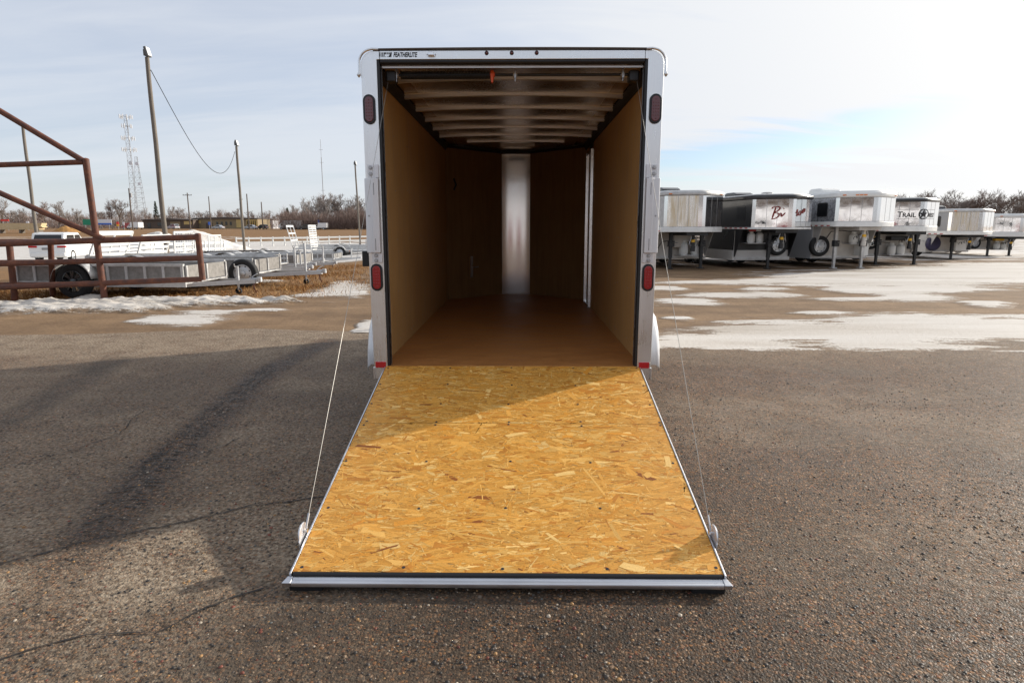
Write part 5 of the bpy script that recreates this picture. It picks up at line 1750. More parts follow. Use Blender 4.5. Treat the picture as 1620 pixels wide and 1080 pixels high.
utility('low white deck trailer parked between the slatted ramp trailers and the snow', -14.9, 23.0, 1, L=5.2, side=0.16, bed=0.42, wheel_x=2.8, tongue=1.1, rails=True, front=None, axle2=True)
utility('white flat trailer far behind the mesh tail gate', -21.5, 30.2, 2, L=5.6, side=0.18, bed=0.45, wheel_x=3.0, tongue=1.2, rails=True, front=None, gate=(1.0, 12, 6, 'slat'))
utility('white open trailer in the back row right of the second light pole', -15.2, 31.0, 1, L=5.0, side=0.25, bed=0.42, wheel_x=2.6, tongue=1.2, front='utility_panel', jack=0.2)
utility('nearest utility trailer, grey diamond side panels, black wheel behind the rusty gate', -10.85, 9.98, -2, L=3.75, side=0.36, bed=0.34, wheel_x=1.42, r=0.37, spokes=8, tongue=1.15)
utility('aluminium utility trailer carrying a big spare wheel by its tongue, second behind the gate', -10.8, 12.35, 0, L=4.1, side=0.34, bed=0.36, wheel_x=2.5, tongue=1.45, spare=(3.95, -1.12, 0.37), jack=0.45, r=0.36)
utility('utility trailer with tall tilted white slatted ramp, right of the gate post', -12.6, 14.7, 1, L=5.0, side=0.34, wheel_x=2.7, tongue=1.2, gate=(1.15, 24, 7, 'slat'), jack=0.3, axle2=True)
utility('utility trailer whose white slatted ramp stands left of the light pole', -12.9, 17.6, 0, L=4.5, side=0.30, wheel_x=2.6, tongue=1.2, gate=(1.05, 20, 6, 'slat'), jack=0.15, rails=True, front=None, axle2=True)
utility('utility trailer with white mesh tail gate standing upright near the second light pole', -15.4, 24.6, 2, L=4.8, side=0.34, wheel_x=2.4, tongue=1.2, gate=(1.35, 3, 12, 'mesh'), jack=0.2)
utility('low open utility trailer in the third row with bright fenders', -13.2, 20.9, -1, L=4.6, side=0.34, wheel_x=2.6, tongue=1.2, jack=0.35, rails=False, axle2=True)
utility('utility trailer with slim mesh gate in the back row, far from the gate', -19.2, 35.5, 2, L=5.0, side=0.30, wheel_x=2.7, tongue=1.2, gate=(1.30, 2, 4, 'mesh'), rails=True, front=None)
utility('car hauler trailer with grey wheel parked closest to the open cargo trailer', -14.7, 41.2, 2, L=6.0, side=0.22, bed=0.50, wheel_x=2.0, tongue=1.2, gate=(1.75, -4, 11, 'slat'), rails=True, front=None, r=0.37)
utility('far trailer with two ramps folded up behind the hauler', -17.9, 46.5, 3, L=6.5, side=0.2, bed=0.5, wheel_x=3.4, tongue=1.2, gate=(1.8, -14, 4, 'slat'), rails=True, front=None, r=0.36)
utility('farthest trailer with small black wheel beside the thin light pole', -13.6, 52.5, 2, L=6.0, side=0.3, bed=0.5, wheel_x=2.3, tongue=1.2, rails=True, front=None, r=0.38)

# ------------------------------------------------------------------ light poles, wire, towers
def gxy(px, y):
    p = at(px, 358.5, y)
    return p.x, y


def light_pole(label, px_base, y, ztop, r0, r1, lean=0.0, cat='light pole', head=True, name='light_pole', group='poles around the lot'):
    x, _ = gxy(px_base, y)
    z = tz(x, y)
    t = thing(name, label, cat, (x, y, z), 0, group)
    h = ztop - z
    n = 10
    pts = [(lean * h * (k / n), 0.02 * math.sin(k * 1.3), h * k / n - (0.3 if k == 0 else 0)) for k in range(n + 1)]
    MB().tube(pts, [r0 + (r1 - r0) * k / n for k in range(n + 1)], 12).build('pole_shaft', MAT['pole_wood'], t, smooth=True)
    if head:
        tx = lean * h
        MB().box(tx - 0.12, tx - 0.02, -0.08, 0.08, h + 0.06, h + 0.34).tube([(tx, 0, h - 0.15), (tx, 0, h + 0.1)], 0.05, 8).build('lamp_bracket', MAT['lamp_head'], t, bevel=0.02)
        M = Matrix.Translation((tx + 0.06, -0.02, h + 0.22)) @ Matrix.Rotation(R(-14), 4, 'Y') @ Matrix.Scale(0.66, 4)
        MB().box(-0.09, 0.09, -0.26, 0.26, -0.32, 0.34, M).build('floodlight', MAT['lamp_head'], t, bevel=0.03)
        MB().box(0.091, 0.105, -0.22, 0.22, -0.27, 0.29, M).build('lamp_glass', MAT['lamp_glass'], t)
    return t, Vector((x + lean * h, y, ztop))


pA, tA = light_pole('tall wooden light pole rising nearest behind the rusty gate', 260, 26.0, 9.15, 0.118, 0.090, lean=-0.004)
pB, tB = light_pole('wooden floodlight pole in the middle distance between the two cables of trailers', 384, 43.5, 7.35, 0.105, 0.080, lean=-0.003)
pB['label'] = 'mid-distance wooden floodlight pole joined to the nearest pole by a sagging wire'
pC, tC = light_pole('thin light pole standing just left of the open cargo trailer', 569, 60.0, 7.5, 0.095, 0.075, lean=-0.024)
pD, tD = light_pole('wooden pole without a lamp at the far left behind the gate', 56, 36.0, 7.7, 0.11, 0.085, lean=0.006, head=False)

wire = MB()
a = at(238.5, 111, 26.0); b = at(371.5, 240, 43.4)
pts = []
for k in range(33):
    u = k / 32
    p = a.lerp(b, u)
    p.z -= 2.55 * (4 * u * (1 - u)) * (0.62 + 0.76 * u)
    pts.append(p)
wo = wire.tube(pts, 0.018, 6).build('power_wire', MAT['black_rubber'], None)
tag(wo, 'thin dark wire sagging between the two nearest light poles', 'wire')


def utility_pole(label, px, y, ztop, arm=0.0, drum=False):
    x, _ = gxy(px, y)
    z = tz(x, y)
    t = thing('utility_pole', label, 'pole', (x, y, z), R(random.uniform(-20, 20)), 'far power poles')
    h = ztop - z
    MB().tube([(0, 0, 0), (0, 0, h)], [0.22, 0.15], 8).build('pole_shaft', MAT['bark'], t)
    if arm:
        MB().bar((-arm, -0.1, h - 0.7), (arm, -0.1, h - 0.7), 0.14, 0.16).build('cross_arm', MAT['bark'], t)
        for s in (-0.9, -0.3, 0.3, 0.9):
            MB().tube([(s * arm, -0.1, h - 0.62), (s * arm, -0.1, h - 0.40)], 0.07, 6).build('insulator', MAT['lamp_head'], t)
    if drum:
        MB().tube([(0.42, -0.1, h - 2.6), (0.42, -0.1, h - 1.4)], 0.3, 10).build('transformer', MAT['tower_steel'], t)
    return t


for (lab, px, y, zt_, arm, drum) in (
        ('far power pole with crossarm above the brown building', 301, 190, 11.6, 1.4, False),
        ('far power pole with a transformer left of the cell tower base', 210, 180, 12.4, 0.0, True),
        ('bare far pole between crossarm pole and floodlight pole', 334, 230, 12.4, 0.0, False),
        ('bare far pole just right of the floodlight pole', 394, 190, 11.3, 0.0, False),
        ('short bare far pole above the yellow striped wall', 416, 190, 8.9, 0.0, False),
        ('slender far pole right behind the floodlight pole', 384.5, 260, 13.2, 0.8, False)):
    utility_pole(lab, px, y, zt_, arm, drum)


def lattice(label, px, y, ztop, w0, w1, n, name='cell_tower', plats=(), dishes=(), leg=0.10):
    x, _ = gxy(px, y)
    z = tz(x, y)
    t = thing(name, label, 'tower', (x, y, z), R(12), 'lattice towers')
    h = ztop - z
    ang = [R(90 + 120 * k) for k in range(3)]
    def P(k, u):
        w_ = w0 + (w1 - w0) * u
        return Vector((w_ * math.cos(ang[k]), w_ * math.sin(ang[k]), h * u))
    for k in range(3):
        MB().tube([P(k, 0), P(k, 1)], leg, 6).build('tower_leg', MAT['tower_steel'], t)
    br = MB()
    for i in range(n):
        for k in range(3):
            br.tube([P(k, i / n), P((k + 1) % 3, (i + 1) / n)], leg * 0.55, 4, False)
            br.tube([P(k, (i + 1) / n), P((k + 1) % 3, (i + 1) / n)], leg * 0.45, 4, False)
    br.build('bracing', MAT['tower_steel'], t)['kind'] = 'stuff'
    for (u, rad, np_) in plats:
        w_ = w0 + (w1 - w0) * u
        pf = MB()
        for k in range(3):
            aa = R(60 + 120 * k)
            c = Vector((rad * math.cos(aa), rad * math.sin(aa), h * u))
            d = Vector((-math.sin(aa), math.cos(aa), 0))
            pf.bar(c - d * rad * 0.8, c + d * rad * 0.8, 0.15, 0.15)
            pf.bar((0, 0, h * u), c, 0.12, 0.12)
        po = pf.build('antenna_mount', MAT['tower_steel'], t)
        for k in range(3):
            aa = R(60 + 120 * k)
            c = Vector((rad * math.cos(aa), rad * math.sin(aa), h * u))
            d = Vector((-math.sin(aa), math.cos(aa), 0))
            for j in range(np_):
                p = c + d * rad * 0.8 * (2 * j / max(1, np_ - 1) - 1)
                MB().box(p.x - 0.22, p.x + 0.22, p.y - 0.22, p.y + 0.22, p.z - 1.1, p.z + 1.1).build('antenna_panel', MAT['lamp_glass'], po)
    for (u, r_) in dishes:
        w_ = w0 + (w1 - w0) * u
        MB().lathe([(0.01, -0.1), (r_ * 0.8, -0.25), (r_, -0.7), (r_, -0.9), (0.01, -0.95)], (w_ * 0.5, -w_, h * u), 'y', 14).build('dish', MAT['sign_white'], t, smooth=True)
    return t


lattice('tall cell tower with four tiers of antennas above the left treeline', 217, 380, 66.0, 2.3, 0.9, 20, plats=((0.985, 2.6, 3), (0.905, 2.0, 2), (0.80, 2.7, 3), (0.70, 2.9, 3)), dishes=((0.58, 1.1),))
lattice('shorter lattice tower with a grey dish right behind the cell tower', 227, 372, 41.5, 4.6, 0.8, 14, name='lattice_tower', dishes=((0.90, 1.0), (0.62, 0.8)), leg=0.09)
x, y = gxy(514, 520)
mz = thing('radio_mast', 'very thin tall radio mast far behind the bare trees', 'mast', (x, y, tz(x, y)))
MB().tube([(0, 0, 0), (0, 0, 56)], 0.26, 6).build('mast_shaft', MAT['tower_steel'], mz)
MB().tube([(0, 0, 56), (0, 0, 70)], 0.13, 6).build('mast_tip', MAT['tower_steel'], mz)
for zz in (30, 52, 62):
    MB().bar((-1.6, 0, zz), (1.6, 0, zz), 0.16, 0.16).build('mast_arm', MAT['tower_steel'], mz)


# ------------------------------------------------------------------ bare trees
def grow_tree(seed, h, spread=0.5, twig=0.035, gen=4, upright=0.5):
    rnd = random.Random(seed)
    trunk, crown = MB(), MB()
    def branch(p, d, ln, r, g):
        n = 3 if g > 1 else 2
        pts = [p]
        q = p.copy(); dd = d.copy()
        for i in range(n):
            dd = (dd + Vector((rnd.uniform(-1, 1), rnd.uniform(-1, 1), rnd.uniform(-0.2, 0.8) * upright)) * 0.22).normalized()
            q = q + dd * ln / n
            pts.append(q.copy())
        rs = [max(twig * 0.5, r * (1 - 0.55 * i / n)) for i in range(n + 1)]
        (trunk if g >= gen - 1 else crown).tube(pts, rs, 5 if g >= gen - 1 else 3, False)
        if g == 0:
            return
        kids_ = rnd.randint(4, 6) if g > 1 else rnd.randint(4, 7)
        for k in range(kids_):
            u = rnd.uniform(0.3, 1.0)
            i = min(n - 1, int(u * n))
            bp = pts[i].lerp(pts[i + 1], u * n - i)
            side = Vector((rnd.gauss(0, 1), rnd.gauss(0, 1), rnd.gauss(0.35, 0.5))).normalized()
            nd = (dd * (1 - spread) + side * spread * 1.25 + Vector((0, 0, 0.25 * upright))).normalized()
            branch(bp, nd, ln * rnd.uniform(0.48, 0.72), max(twig * 0.6, r * rnd.uniform(0.40, 0.55)), g - 1)
    branch(Vector((0, 0, -0.3)), Vector((rnd.uniform(-0.08, 0.08), rnd.uniform(-0.08, 0.08), 1)), h * 0.44, h * 0.020, gen)
    return trunk.mesh('trunk', MAT['bark']), crown


TREES = []
for i, (sp, up, mt) in enumerate(((0.60, 0.5, 'twig_brown_hazy'), (0.50, 0.8, 'twig_grey_hazy'), (0.66, 0.4, 'twig_brown_hazy'), (0.55, 0.6, 'twig_red_hazy'), (0.48, 0.9, 'twig_grey_hazy'))):
    tm, cm = grow_tree(40 + i, 11.0, sp, 0.045, 4, up)
    TREES.append((tm, cm.mesh('crown', MAT[mt])))


def place_tree(label, k, px, y, h, group):
    x, _ = gxy(px, y)
    t = thing('bare_tree', label, 'tree', (x, y, tz(x, y)), random.uniform(0, 6.28), group)
    s = h / 11.0
    t.scale = (s * random.uniform(0.9, 1.15), s * random.uniform(0.9, 1.15), s)
    linkmesh('trunk', TREES[k][0], t)
    linkmesh('crown', TREES[k][1], t)
    return t


rt = random.Random(5)
LT = [(2, 210, 11.5), (14, 300, 12), (28, 290, 9), (42, 320, 11), (58, 300, 10), (76, 240, 11), (92, 230, 11.5), (112, 300, 8.5), (126, 260, 9.5), (146, 300, 10), (162, 260, 10), (178, 240, 12.0), (192, 240, 12.5), (205, 300, 9), (238, 320, 11), (252, 330, 10),
      (270, 300, 11), (286, 310, 12), (318, 300, 10.5), (330, 290, 9), (346, 320, 10), (360, 300, 10.5), (374, 310, 11), (398, 320, 9.5), (424, 320, 10), (440, 330, 9.5), (470, 250, 10.5), (482, 240, 12.5), (494, 230, 12), (506, 235, 13.5), (516, 225, 14.0), (528, 230, 14), (540, 228, 14.5), (552, 235, 13.0), (564, 230, 13.5), (576, 235, 13)]
for i, (px, y, h) in enumerate(LT):
    place_tree('leafless tree in the hazy treeline beyond the left lot', rt.randrange(5), px, y, h * 1.12, 'bare trees of the left treeline')
RT = []
px = 1150
while px < 1680:
    base = 16.5 if px > 1440 else (13.0 if px > 1320 else 9.0)
    RT.append((px, rt.uniform(215, 265), base * rt.uniform(0.85, 1.12)))
    px += rt.uniform(7, 13)
for (px, y, h) in RT:
    place_tree('leafless tree in the dark wood behind the horse trailers', rt.randrange(5), px, y, h, 'bare trees of the right treeline')


def pine(label, px, y, h, wd=0.22):
    x, _ = gxy(px, y)
    t = thing('pine_tree', label, 'tree', (x, y, tz(x, y)), 0, None)
    MB().tube([(0, 0, 0), (0, 0, h)], [h * 0.018, 0.05], 6).build('trunk', MAT['bark'], t)
    m = MB()
    rnd = random.Random(int(px))
    for k in range(420):
        u = rnd.random() ** 0.8
        z = h * (0.18 + 0.80 * u)
        rr = h * wd * (1 - u) * rnd.uniform(0.5, 1.1) + 0.25
        a = rnd.uniform(0, 6.28)
        p0 = Vector((0.1 * math.cos(a), 0.1 * math.sin(a), z)); p1 = Vector((rr * math.cos(a), rr * math.sin(a), z - rr * 0.25 + rnd.uniform(-0.1, 0.25)))
        s = Vector((-math.sin(a), math.cos(a), rnd.uniform(-0.3, 0.3))) * 0.22
        m.add([p0 - s * 0.3, p0 + s * 0.3, p1 + s, p1 - s, p1 + Vector((0, 0, -0.3))], [(0, 1, 2, 3), (3, 2, 4)])
    m.build('crown', MAT['pine_green'], t)


pine('dark pine sticking up beside the nearest light pole', 249, 300, 13.0, 0.16)
pine('lone pine left of the dense bare wood', 456, 270, 9.0, 0.30)


def thicket(name, label, px0, px1, y0, y1, h0, h1, n, mt, seed):
    rng = np.random.default_rng(seed)
    px = rng.uniform(px0, px1, n); yy = rng.uniform(y0, y1, n)
    tn = np.tan(np.arctan((px - 810) / FOC) - YAW)
    x = CX + (yy + CD) * (px - 810 - 11.5) / FOC / 0.984
    z = terr(x, yy)
    prof = 0.55 + 0.9 * fbm(px * 0.03, px * 0 + seed, 4)
    h = rng.uniform(h0, h1, n) * prof
    st = rng.uniform(0, 0.75, n) * h
    ln = rng.uniform(0.8, 2.6, n)
    ang = rng.normal(0, 0.55, n); rot = rng.uniform(0, 3.14, n)
    wd = rng.uniform(0.03, 0.085, n)
    dx = np.sin(ang) * np.cos(rot) * ln; dy = np.sin(ang) * np.sin(rot) * ln; dz = np.cos(ang) * ln
    p0 = np.stack([x, yy, z + st], 1); p1 = p0 + np.stack([dx, dy, dz], 1)
    side = np.stack([np.cos(rot + 1.57 * 0), 0 * rot, 0 * rot], 1) * wd[:, None]
    side2 = np.stack([0 * rot, wd, 0 * rot], 1)
    v = np.stack([p0 - side, p0 + side, p1, p0 - side2, p0 + side2, p1 + 0.01], 1).reshape(-1, 3)
    f = np.arange(n * 6).reshape(n * 2, 3)
    o = rawmesh(name, v, f, MAT[mt], None, 'stuff')
    tag(o, label, 'brush')
    return o


thicket('brush', 'brown leafless brush along the foot of the left treeline', -60, 460, 285, 330, 3.5, 9.5, 34000, 'twig_red_hazy', 3)
thicket('brush', 'dense red-brown brush left of the open cargo trailer', 455, 620, 190, 230, 3.0, 7.5, 24000, 'twig_red_hazy', 4)
for k in range(26):
    place_tree('leafless tree in the treeline hidden behind the open cargo trailer', rt.randrange(5), 596 + 21.5 * k + rt.uniform(-6, 6), rt.uniform(225, 262), rt.uniform(9, 14), 'bare trees behind the cargo trailer')
thicket('brush', 'brown brush hidden behind the open cargo trailer', 600, 1140, 215, 250, 3.0, 7.0, 24000, 'twig_red_hazy', 6)
thicket('brush', 'dark wood edge behind the horse trailers', 1120, 1700, 230, 275, 4.0, 10.0, 30000, 'twig_brown_hazy', 5)


# ------------------------------------------------------------------ far buildings
def building(label, px0, px1, y, ztop, wallm, parts, d=14):
    x0, _ = gxy(px0, y); x1, _ = gxy(px1, y)
    z = tz((x0 + x1) / 2, y)
    t = thing('low_building', label, 'building', ((x0 + x1) / 2, y, z))
    hw = (x1 - x0) / 2
    h = ztop - z
    MB().box(-hw, hw, 0, d, -0.2, h - 0.35).build('wall', MAT[wallm], t)
    MB().prism([(-hw - 0.4, h - 0.35), (hw + 0.4, h - 0.35), (hw + 0.4, h - 0.1), (0, h + 0.5), (-hw - 0.4, h - 0.1)], -0.5, d + 0.5, 'y').build('roof', MAT['roof_brown'], t)
    for (u0, u1, v0, v1, mt, nm) in parts:
        MB().box(-hw + 2 * hw * u0, -hw + 2 * hw * u1, -0.12, -0.01, h * v0, h * v1).build(nm, MAT[mt], t)
    return t


building('long dark brown low building behind the snow pile', 226, 306, 270, 4.6, 'wall_brown', [(0.10, 0.16, 0, 0.6, 'dark_glass', 'door'), (0.30, 0.42, 0.3, 0.65, 'dark_glass', 'window'), (0.55, 0.75, 0, 0.75, 'wall_tan', 'panel'), (0.82, 0.97, 0.45, 0.8, 'wall_yellow', 'panel')])
building('tan low building with yellow end walls right of the snow pile', 306, 408, 275, 5.2, 'wall_tan', [(0.02, 0.12, 0.5, 0.8, 'wall_yellow', 'panel'), (0.20, 0.30, 0.0, 0.55, 'wall_brown', 'door'), (0.67, 0.78, 0.1, 0.86, 'wall_yellow', 'panel'), (0.83, 0.995, 0.1, 0.86, 'wall_yellow', 'panel')]
         + [(0.84 + 0.03 * k, 0.853 + 0.03 * k, 0.15, 0.75, 'sign_white', 'window') for k in range(5)] + [(0.36 + 0.07 * k, 0.39 + 0.07 * k, 0.35, 0.65, 'dark_glass', 'window') for k in range(4)])
building('small pale shed far behind the parked silver cars', 408, 432, 300, 5.0, 'sign_white', [(0.2, 0.5, 0.0, 0.6, 'wall_brown', 'door'), (0.65, 0.85, 0.3, 0.6, 'dark_glass', 'window')], 8)


# ------------------------------------------------------------------ vehicles
def car(label, px, y, rz, body='car_white', L=4.6, w=1.84, h=1.70, kind='suv', name='parked_car', cat='car', group=None, z=None):
    x, _ = gxy(px, y)
    t = thing(name, label, cat, (x, y, tz(x, y) if z is None else z), R(rz), group)
    # local +Y is forward; profile in (y, z)
    if kind == 'suv':
        lower = [(-L / 2, 0.42), (-L / 2 + 0.02, 0.95), (-L / 2 + 0.10, h * 0.60), (L / 2 - 1.25, h * 0.60), (L / 2 - 0.25, h * 0.53), (L / 2, h * 0.42), (L / 2, 0.32), (-L / 2 + 0.1, 0.30)]
        cab = [(-L / 2 + 0.09, h * 0.60), (-L / 2 + 0.38, h * 0.97), (-L / 2 + 0.9, h), (L / 2 - 2.3, h * 0.985), (L / 2 - 1.35, h * 0.60)]
    elif kind == 'sedan':
        lower = [(-L / 2, 0.40), (-L / 2 + 0.02, 0.80), (-L / 2 + 0.2, h * 0.63), (L / 2 - 0.9, h * 0.62), (L / 2 - 0.1, h * 0.50), (L / 2, 0.35), (-L / 2 + 0.1, 0.25)]
        cab = [(-L / 2 + 0.65, h * 0.63), (-L / 2 + 1.25, h * 0.98), (-L / 2 + 1.9, h), (L / 2 - 1.9, h * 0.97), (L / 2 - 1.1, h * 0.62)]
    else:      # box van / truck
        lower = [(-L / 2, 0.55), (-L / 2, h), (L / 2 - 1.6, h), (L / 2 - 1.6, 0.55)]
        cab = [(L / 2 - 1.58, 0.5), (L / 2 - 1.58, h * 0.72), (L / 2 - 0.9, h * 0.72), (L / 2 - 0.55, h * 0.48), (L / 2, h * 0.42), (L / 2, 0.5)]
    MB().prism(lower, -w / 2, w / 2, 'x').build('body', MAT[body], t, bevel=0.07, seg=3)
    cw = w / 2 - (0.10 if kind != 'box' else 0.05)
    co = MB().prism(cab, -cw, cw, 'x').build('cabin', MAT[body], t, bevel=0.06, seg=3)
    if kind != 'box':
        zA, zB = h * 0.635, h * 0.91
        ya = cab[0][0]; yb = cab[1][0]
        yf = cab[-1][0]; yt = cab[-2][0]
        def lerp(a, b, u): return a + (b - a) * u
        # rear glass
        u0, u1 = 0.12, 0.86
        m = MB()
        m.add([(-cw + 0.10, lerp(ya, yb, u0) - 0.012, lerp(h * 0.6, h * 0.97, u0)), (cw - 0.10, lerp(ya, yb, u0) - 0.012, lerp(h * 0.6, h * 0.97, u0)), (cw - 0.16, lerp(ya, yb, u1) - 0.012, lerp(h * 0.6, h * 0.97, u1)), (-cw + 0.16, lerp(ya, yb, u1) - 0.012, lerp(h * 0.6, h * 0.97, u1))], [(0, 1, 2, 3)])
        m.build('rear_window', MAT['dark_glass'], co)
        m = MB()
        m.add([(-cw + 0.10, lerp(yf, yt, u0) + 0.012, lerp(h * 0.6, h * 0.985, u0)), (cw - 0.10, lerp(yf, yt, u0) + 0.012, lerp(h * 0.6, h * 0.985, u0)), (cw - 0.16, lerp(yf, yt, u1) + 0.012, lerp(h * 0.6, h * 0.985, u1)), (-cw + 0.16, lerp(yf, yt, u1) + 0.012, lerp(h * 0.6, h * 0.985, u1))], [(0, 1, 2, 3)])
        m.build('windscreen', MAT['dark_glass'], co)
        for s in (-1, 1):
            yy0, yy1 = lerp(ya, yb, 0.5) + 0.22, lerp(yf, yt, 0.35) - 0.1
            mid = (yy0 + yy1) / 2
            for (a_, b_) in ((yy0, mid - 0.05), (mid + 0.05, yy1)):
                ta = a_ + (0.16 if a_ == yy0 else 0.0); tb = b_ - (0.45 if b_ == yy1 else 0.0)
                m = MB().prism([(a_, zA), (b_, zA), (tb, zB), (ta, zB)], s * (cw + 0.001), s * (cw + 0.006), 'x')
                m.build('side_window', MAT['dark_glass'], co)
    else:
        for s in (-1, 1):
            MB().prism([(L / 2 - 1.45, h * 0.46), (L / 2 - 0.75, h * 0.46), (L / 2 - 1.0, h * 0.68), (L / 2 - 1.45, h * 0.68)], s * (cw + 0.001), s * (cw + 0.008), 'x').build('side_window', MAT['dark_glass'], co)
    wr = 0.36 if kind != 'sedan' else 0.32
    for s in (-1, 1):
        for yy in (-L / 2 + 0.95, L / 2 - 0.95):
            wheel(t, (s * (w / 2 - 0.09), yy, wr), wr, 0.22, 'x', s, spokes=5 if y < 60 else 0)
        if kind != 'box':
            MB().box(s * (w / 2 - 0.42), s * (w / 2 + 0.01), -L / 2 - 0.015, -L / 2 + 0.16, h * 0.50, h * 0.565).build('tail_lamp', MAT['red_reflector'], t, bevel=0.02)
            MB().box(s * (w / 2 - 0.40), s * (w / 2 - 0.05), L / 2 - 0.14, L / 2 + 0.012, h * 0.38, h * 0.44).build('head_lamp', MAT['lamp_glass'], t)
    if kind == 'suv':
        MB().box(-0.26, 0.26, -L / 2 - 0.012, -L / 2 + 0.03, h * 0.43, h * 0.50).build('number_plate', MAT['grey_paint'], t)
        MB().box(-w / 2 + 0.05, w / 2 - 0.05, -L / 2 - 0.05, -L / 2 + 0.1, 0.36, 0.58).build('bumper', MAT[body], t, bevel=0.03)
    return t


car('white sport utility car seen from behind beyond the rusty gate', 98, 33.5, 15, 'car_white', h=1.72, z=-0.52)
car('silver car parked before the tan building right of the snow pile', 345, 225, 80, 'car_silver', kind='sedan', L=4.4, h=1.5)
car('silver pickup-like car parked in front of the yellow striped wall', 396, 225, 84, 'car_silver', kind='sedan', L=4.8, h=1.55)
car('dark car parked just right of the silver pair near the yellow wall', 414, 228, 78, 'car_dark', kind='suv', L=4.6, h=1.7)
car('dark blue car passing before the dense bare wood', 485, 190, 86, 'car_dark', kind='sedan', L=4.6, h=1.6)
car('plain white box truck on the far road', 460, 195, 90, 'car_white', kind='box', L=7.2, w=2.3, h=2.75, name='box_truck', cat='truck')
car('small white van with a red stripe right of the dark blue car', 507, 188, 90, 'car_white', kind='box', L=4.2, w=1.9, h=2.0, name='delivery_van', cat='van')
car('white work truck parked left of the nearest light pole base', 214, 215, 70, 'car_white', kind='box', L=5.5, w=2.1, h=2.4, name='work_truck', cat='truck')
car('orange machine-like truck beside the red and yellow sign', 203, 222, 80, 'car_red', kind='box', L=4.4, w=2.0, h=2.2, name='work_truck', cat='truck')
car('pale pickup parked in front of the dark brown building', 274, 224, 60, 'car_silver', kind='suv', L=5.0, h=1.8)
x, y = gxy(506, 186.5)
rs = MB().box(-1.9, 0.6, 0, 0.03, 1.35, 1.75).build('stripe', MAT['sign_red'], None)


def attach_stripe():
    v = [o for o in bpy.data.objects if o.name.startswith('delivery_van')][0]
    rs.parent = v
    rs.matrix_basis = Matrix.Identity(4)
    rs.data.transform(Matrix.Translation((0.975, -0.2, 0)) @ Matrix.Rotation(R(90), 4, 'Z'))


attach_stripe()


# ------------------------------------------------------------------ signs and yard things in the distance
def sign(label, px0, px1, py0, py1, y, mt, cat='sign', name='road_sign', posts=2, band=None):
    a = at(px0, py0, y); b = at(px1, py1, y)
    cx = (a.x + b.x) / 2
    z = tz(cx, y)
    t = thing(name, label, cat, (cx, y, z))
    hw = (b.x - a.x) / 2
    MB().box(-hw, hw, -0.05, 0.05, b.z - z, a.z - z).build('sign_face', MAT[mt], t)
    if band:
        MB().box(-hw, hw, -0.07, -0.052, b.z - z, b.z - z + (a.z - b.z) * band[1]).build('sign_band', MAT[band[0]], t)
    for k in range(posts):
        xx = 0 if posts == 1 else (-hw * 0.6 + 1.2 * hw * k)
        MB().tube([(xx, 0.1, -0.2), (xx, 0.1, a.z - z)], 0.07, 6).build('sign_post', MAT['tower_steel'], t)
    return t


sign('green highway sign left of the tall gate post', 130.5, 146, 347, 356, 175, 'sign_green')
sign('white billboard with blue lower edge right of the gate post', 153, 177, 347, 355.5, 178, 'sign_white', 'billboard', 'billboard', band=('sign_blue', 0.3))
sign('small red and yellow roadside sign by the orange truck', 184, 188.5, 351, 358, 180, 'sign_red', posts=1, band=('yellow_plastic', 0.45))
sign('white board on a post right of the red and yellow sign', 193.5, 197, 351, 356, 180, 'sign_white', posts=1)
sign('blue roadside sign in front of the tan building', 329, 332.5, 351, 356, 180, 'sign_blue', posts=1)
sign('tall narrow blue sign behind the small white van', 502.5, 505.5, 348, 355, 192, 'sign_blue', posts=1)
sign('red signboard at the far left above the lumber', 1, 14, 347, 350, 150, 'sign_red', posts=2)
sign('small white board left of the bare wooden pole', 41, 46, 350, 354, 150, 'sign_white', posts=1)


def lumber():
    y = 118
    a = at(-40, 353, y); b = at(67, 363, y)
    z = tz((a.x + b.x) / 2, y)
    t = thing('lumber_stack', 'long stack of pale lumber on bearers at the far left', 'lumber', ((a.x + b.x) / 2, y, z))
    hw = (b.x - a.x) / 2
    zt = a.z - z
    for k in range(6):
        z0 = zt - 0.21 * (k + 1)
        o = MB().box(-hw + (0.15 * (k % 2)), hw - (0.6 if k > 3 else 0.1 * (k % 3)), 0, 1.4, z0 + 0.01, z0 + 0.20).build('plank', MAT['lumber'], t)
    zb = zt - 0.21 * 6
    for u in (-0.85, -0.3, 0.3, 0.85):
        MB().box(hw * u - 0.15, hw * u + 0.15, 0.1, 1.3, -0.1, zb + 0.005).build('bearer', MAT['pole_wood'], t)


lumber()


def heap(name, label, cat, px, y, rx, ry, h, mt, seed, lobes, n=46, fine=0.12):
    x, _ = gxy(px, y)
    z = tz(x, y)
    xs_ = np.linspace(-1, 1, n * 2); ys_ = np.linspace(-1, 1, n)
    X, Y = np.meshgrid(xs_, ys_)
    H = np.zeros_like(X) - 0.06
    for (cx, cy, r, hh) in lobes:
        d = np.sqrt((X - cx) ** 2 + ((Y - cy)) ** 2) / r
        H = np.maximum(H, hh * np.maximum(0, 1 - d) ** 0.85)
    H = H + (H > 0) * (fbm(X * 6 + seed, Y * 6, 5) - 0.5) * fine * 1.6
    H = np.where((np.abs(X) > 0.98) | (np.abs(Y) > 0.98), -0.08, H)
    v = np.stack([X.ravel() * rx, Y.ravel() * ry, H.ravel() * h], 1)
    i = np.arange(X.size).reshape(X.shape)
    f = np.stack([i[:-1, :-1].ravel(), i[:-1, 1:].ravel(), i[1:, 1:].ravel(), i[1:, :-1].ravel()], 1)
    o = rawmesh(name, v, f, MAT[mt], None, None, True)
    o.location = (x, y, z)
    tag(o, label, cat)
    return o


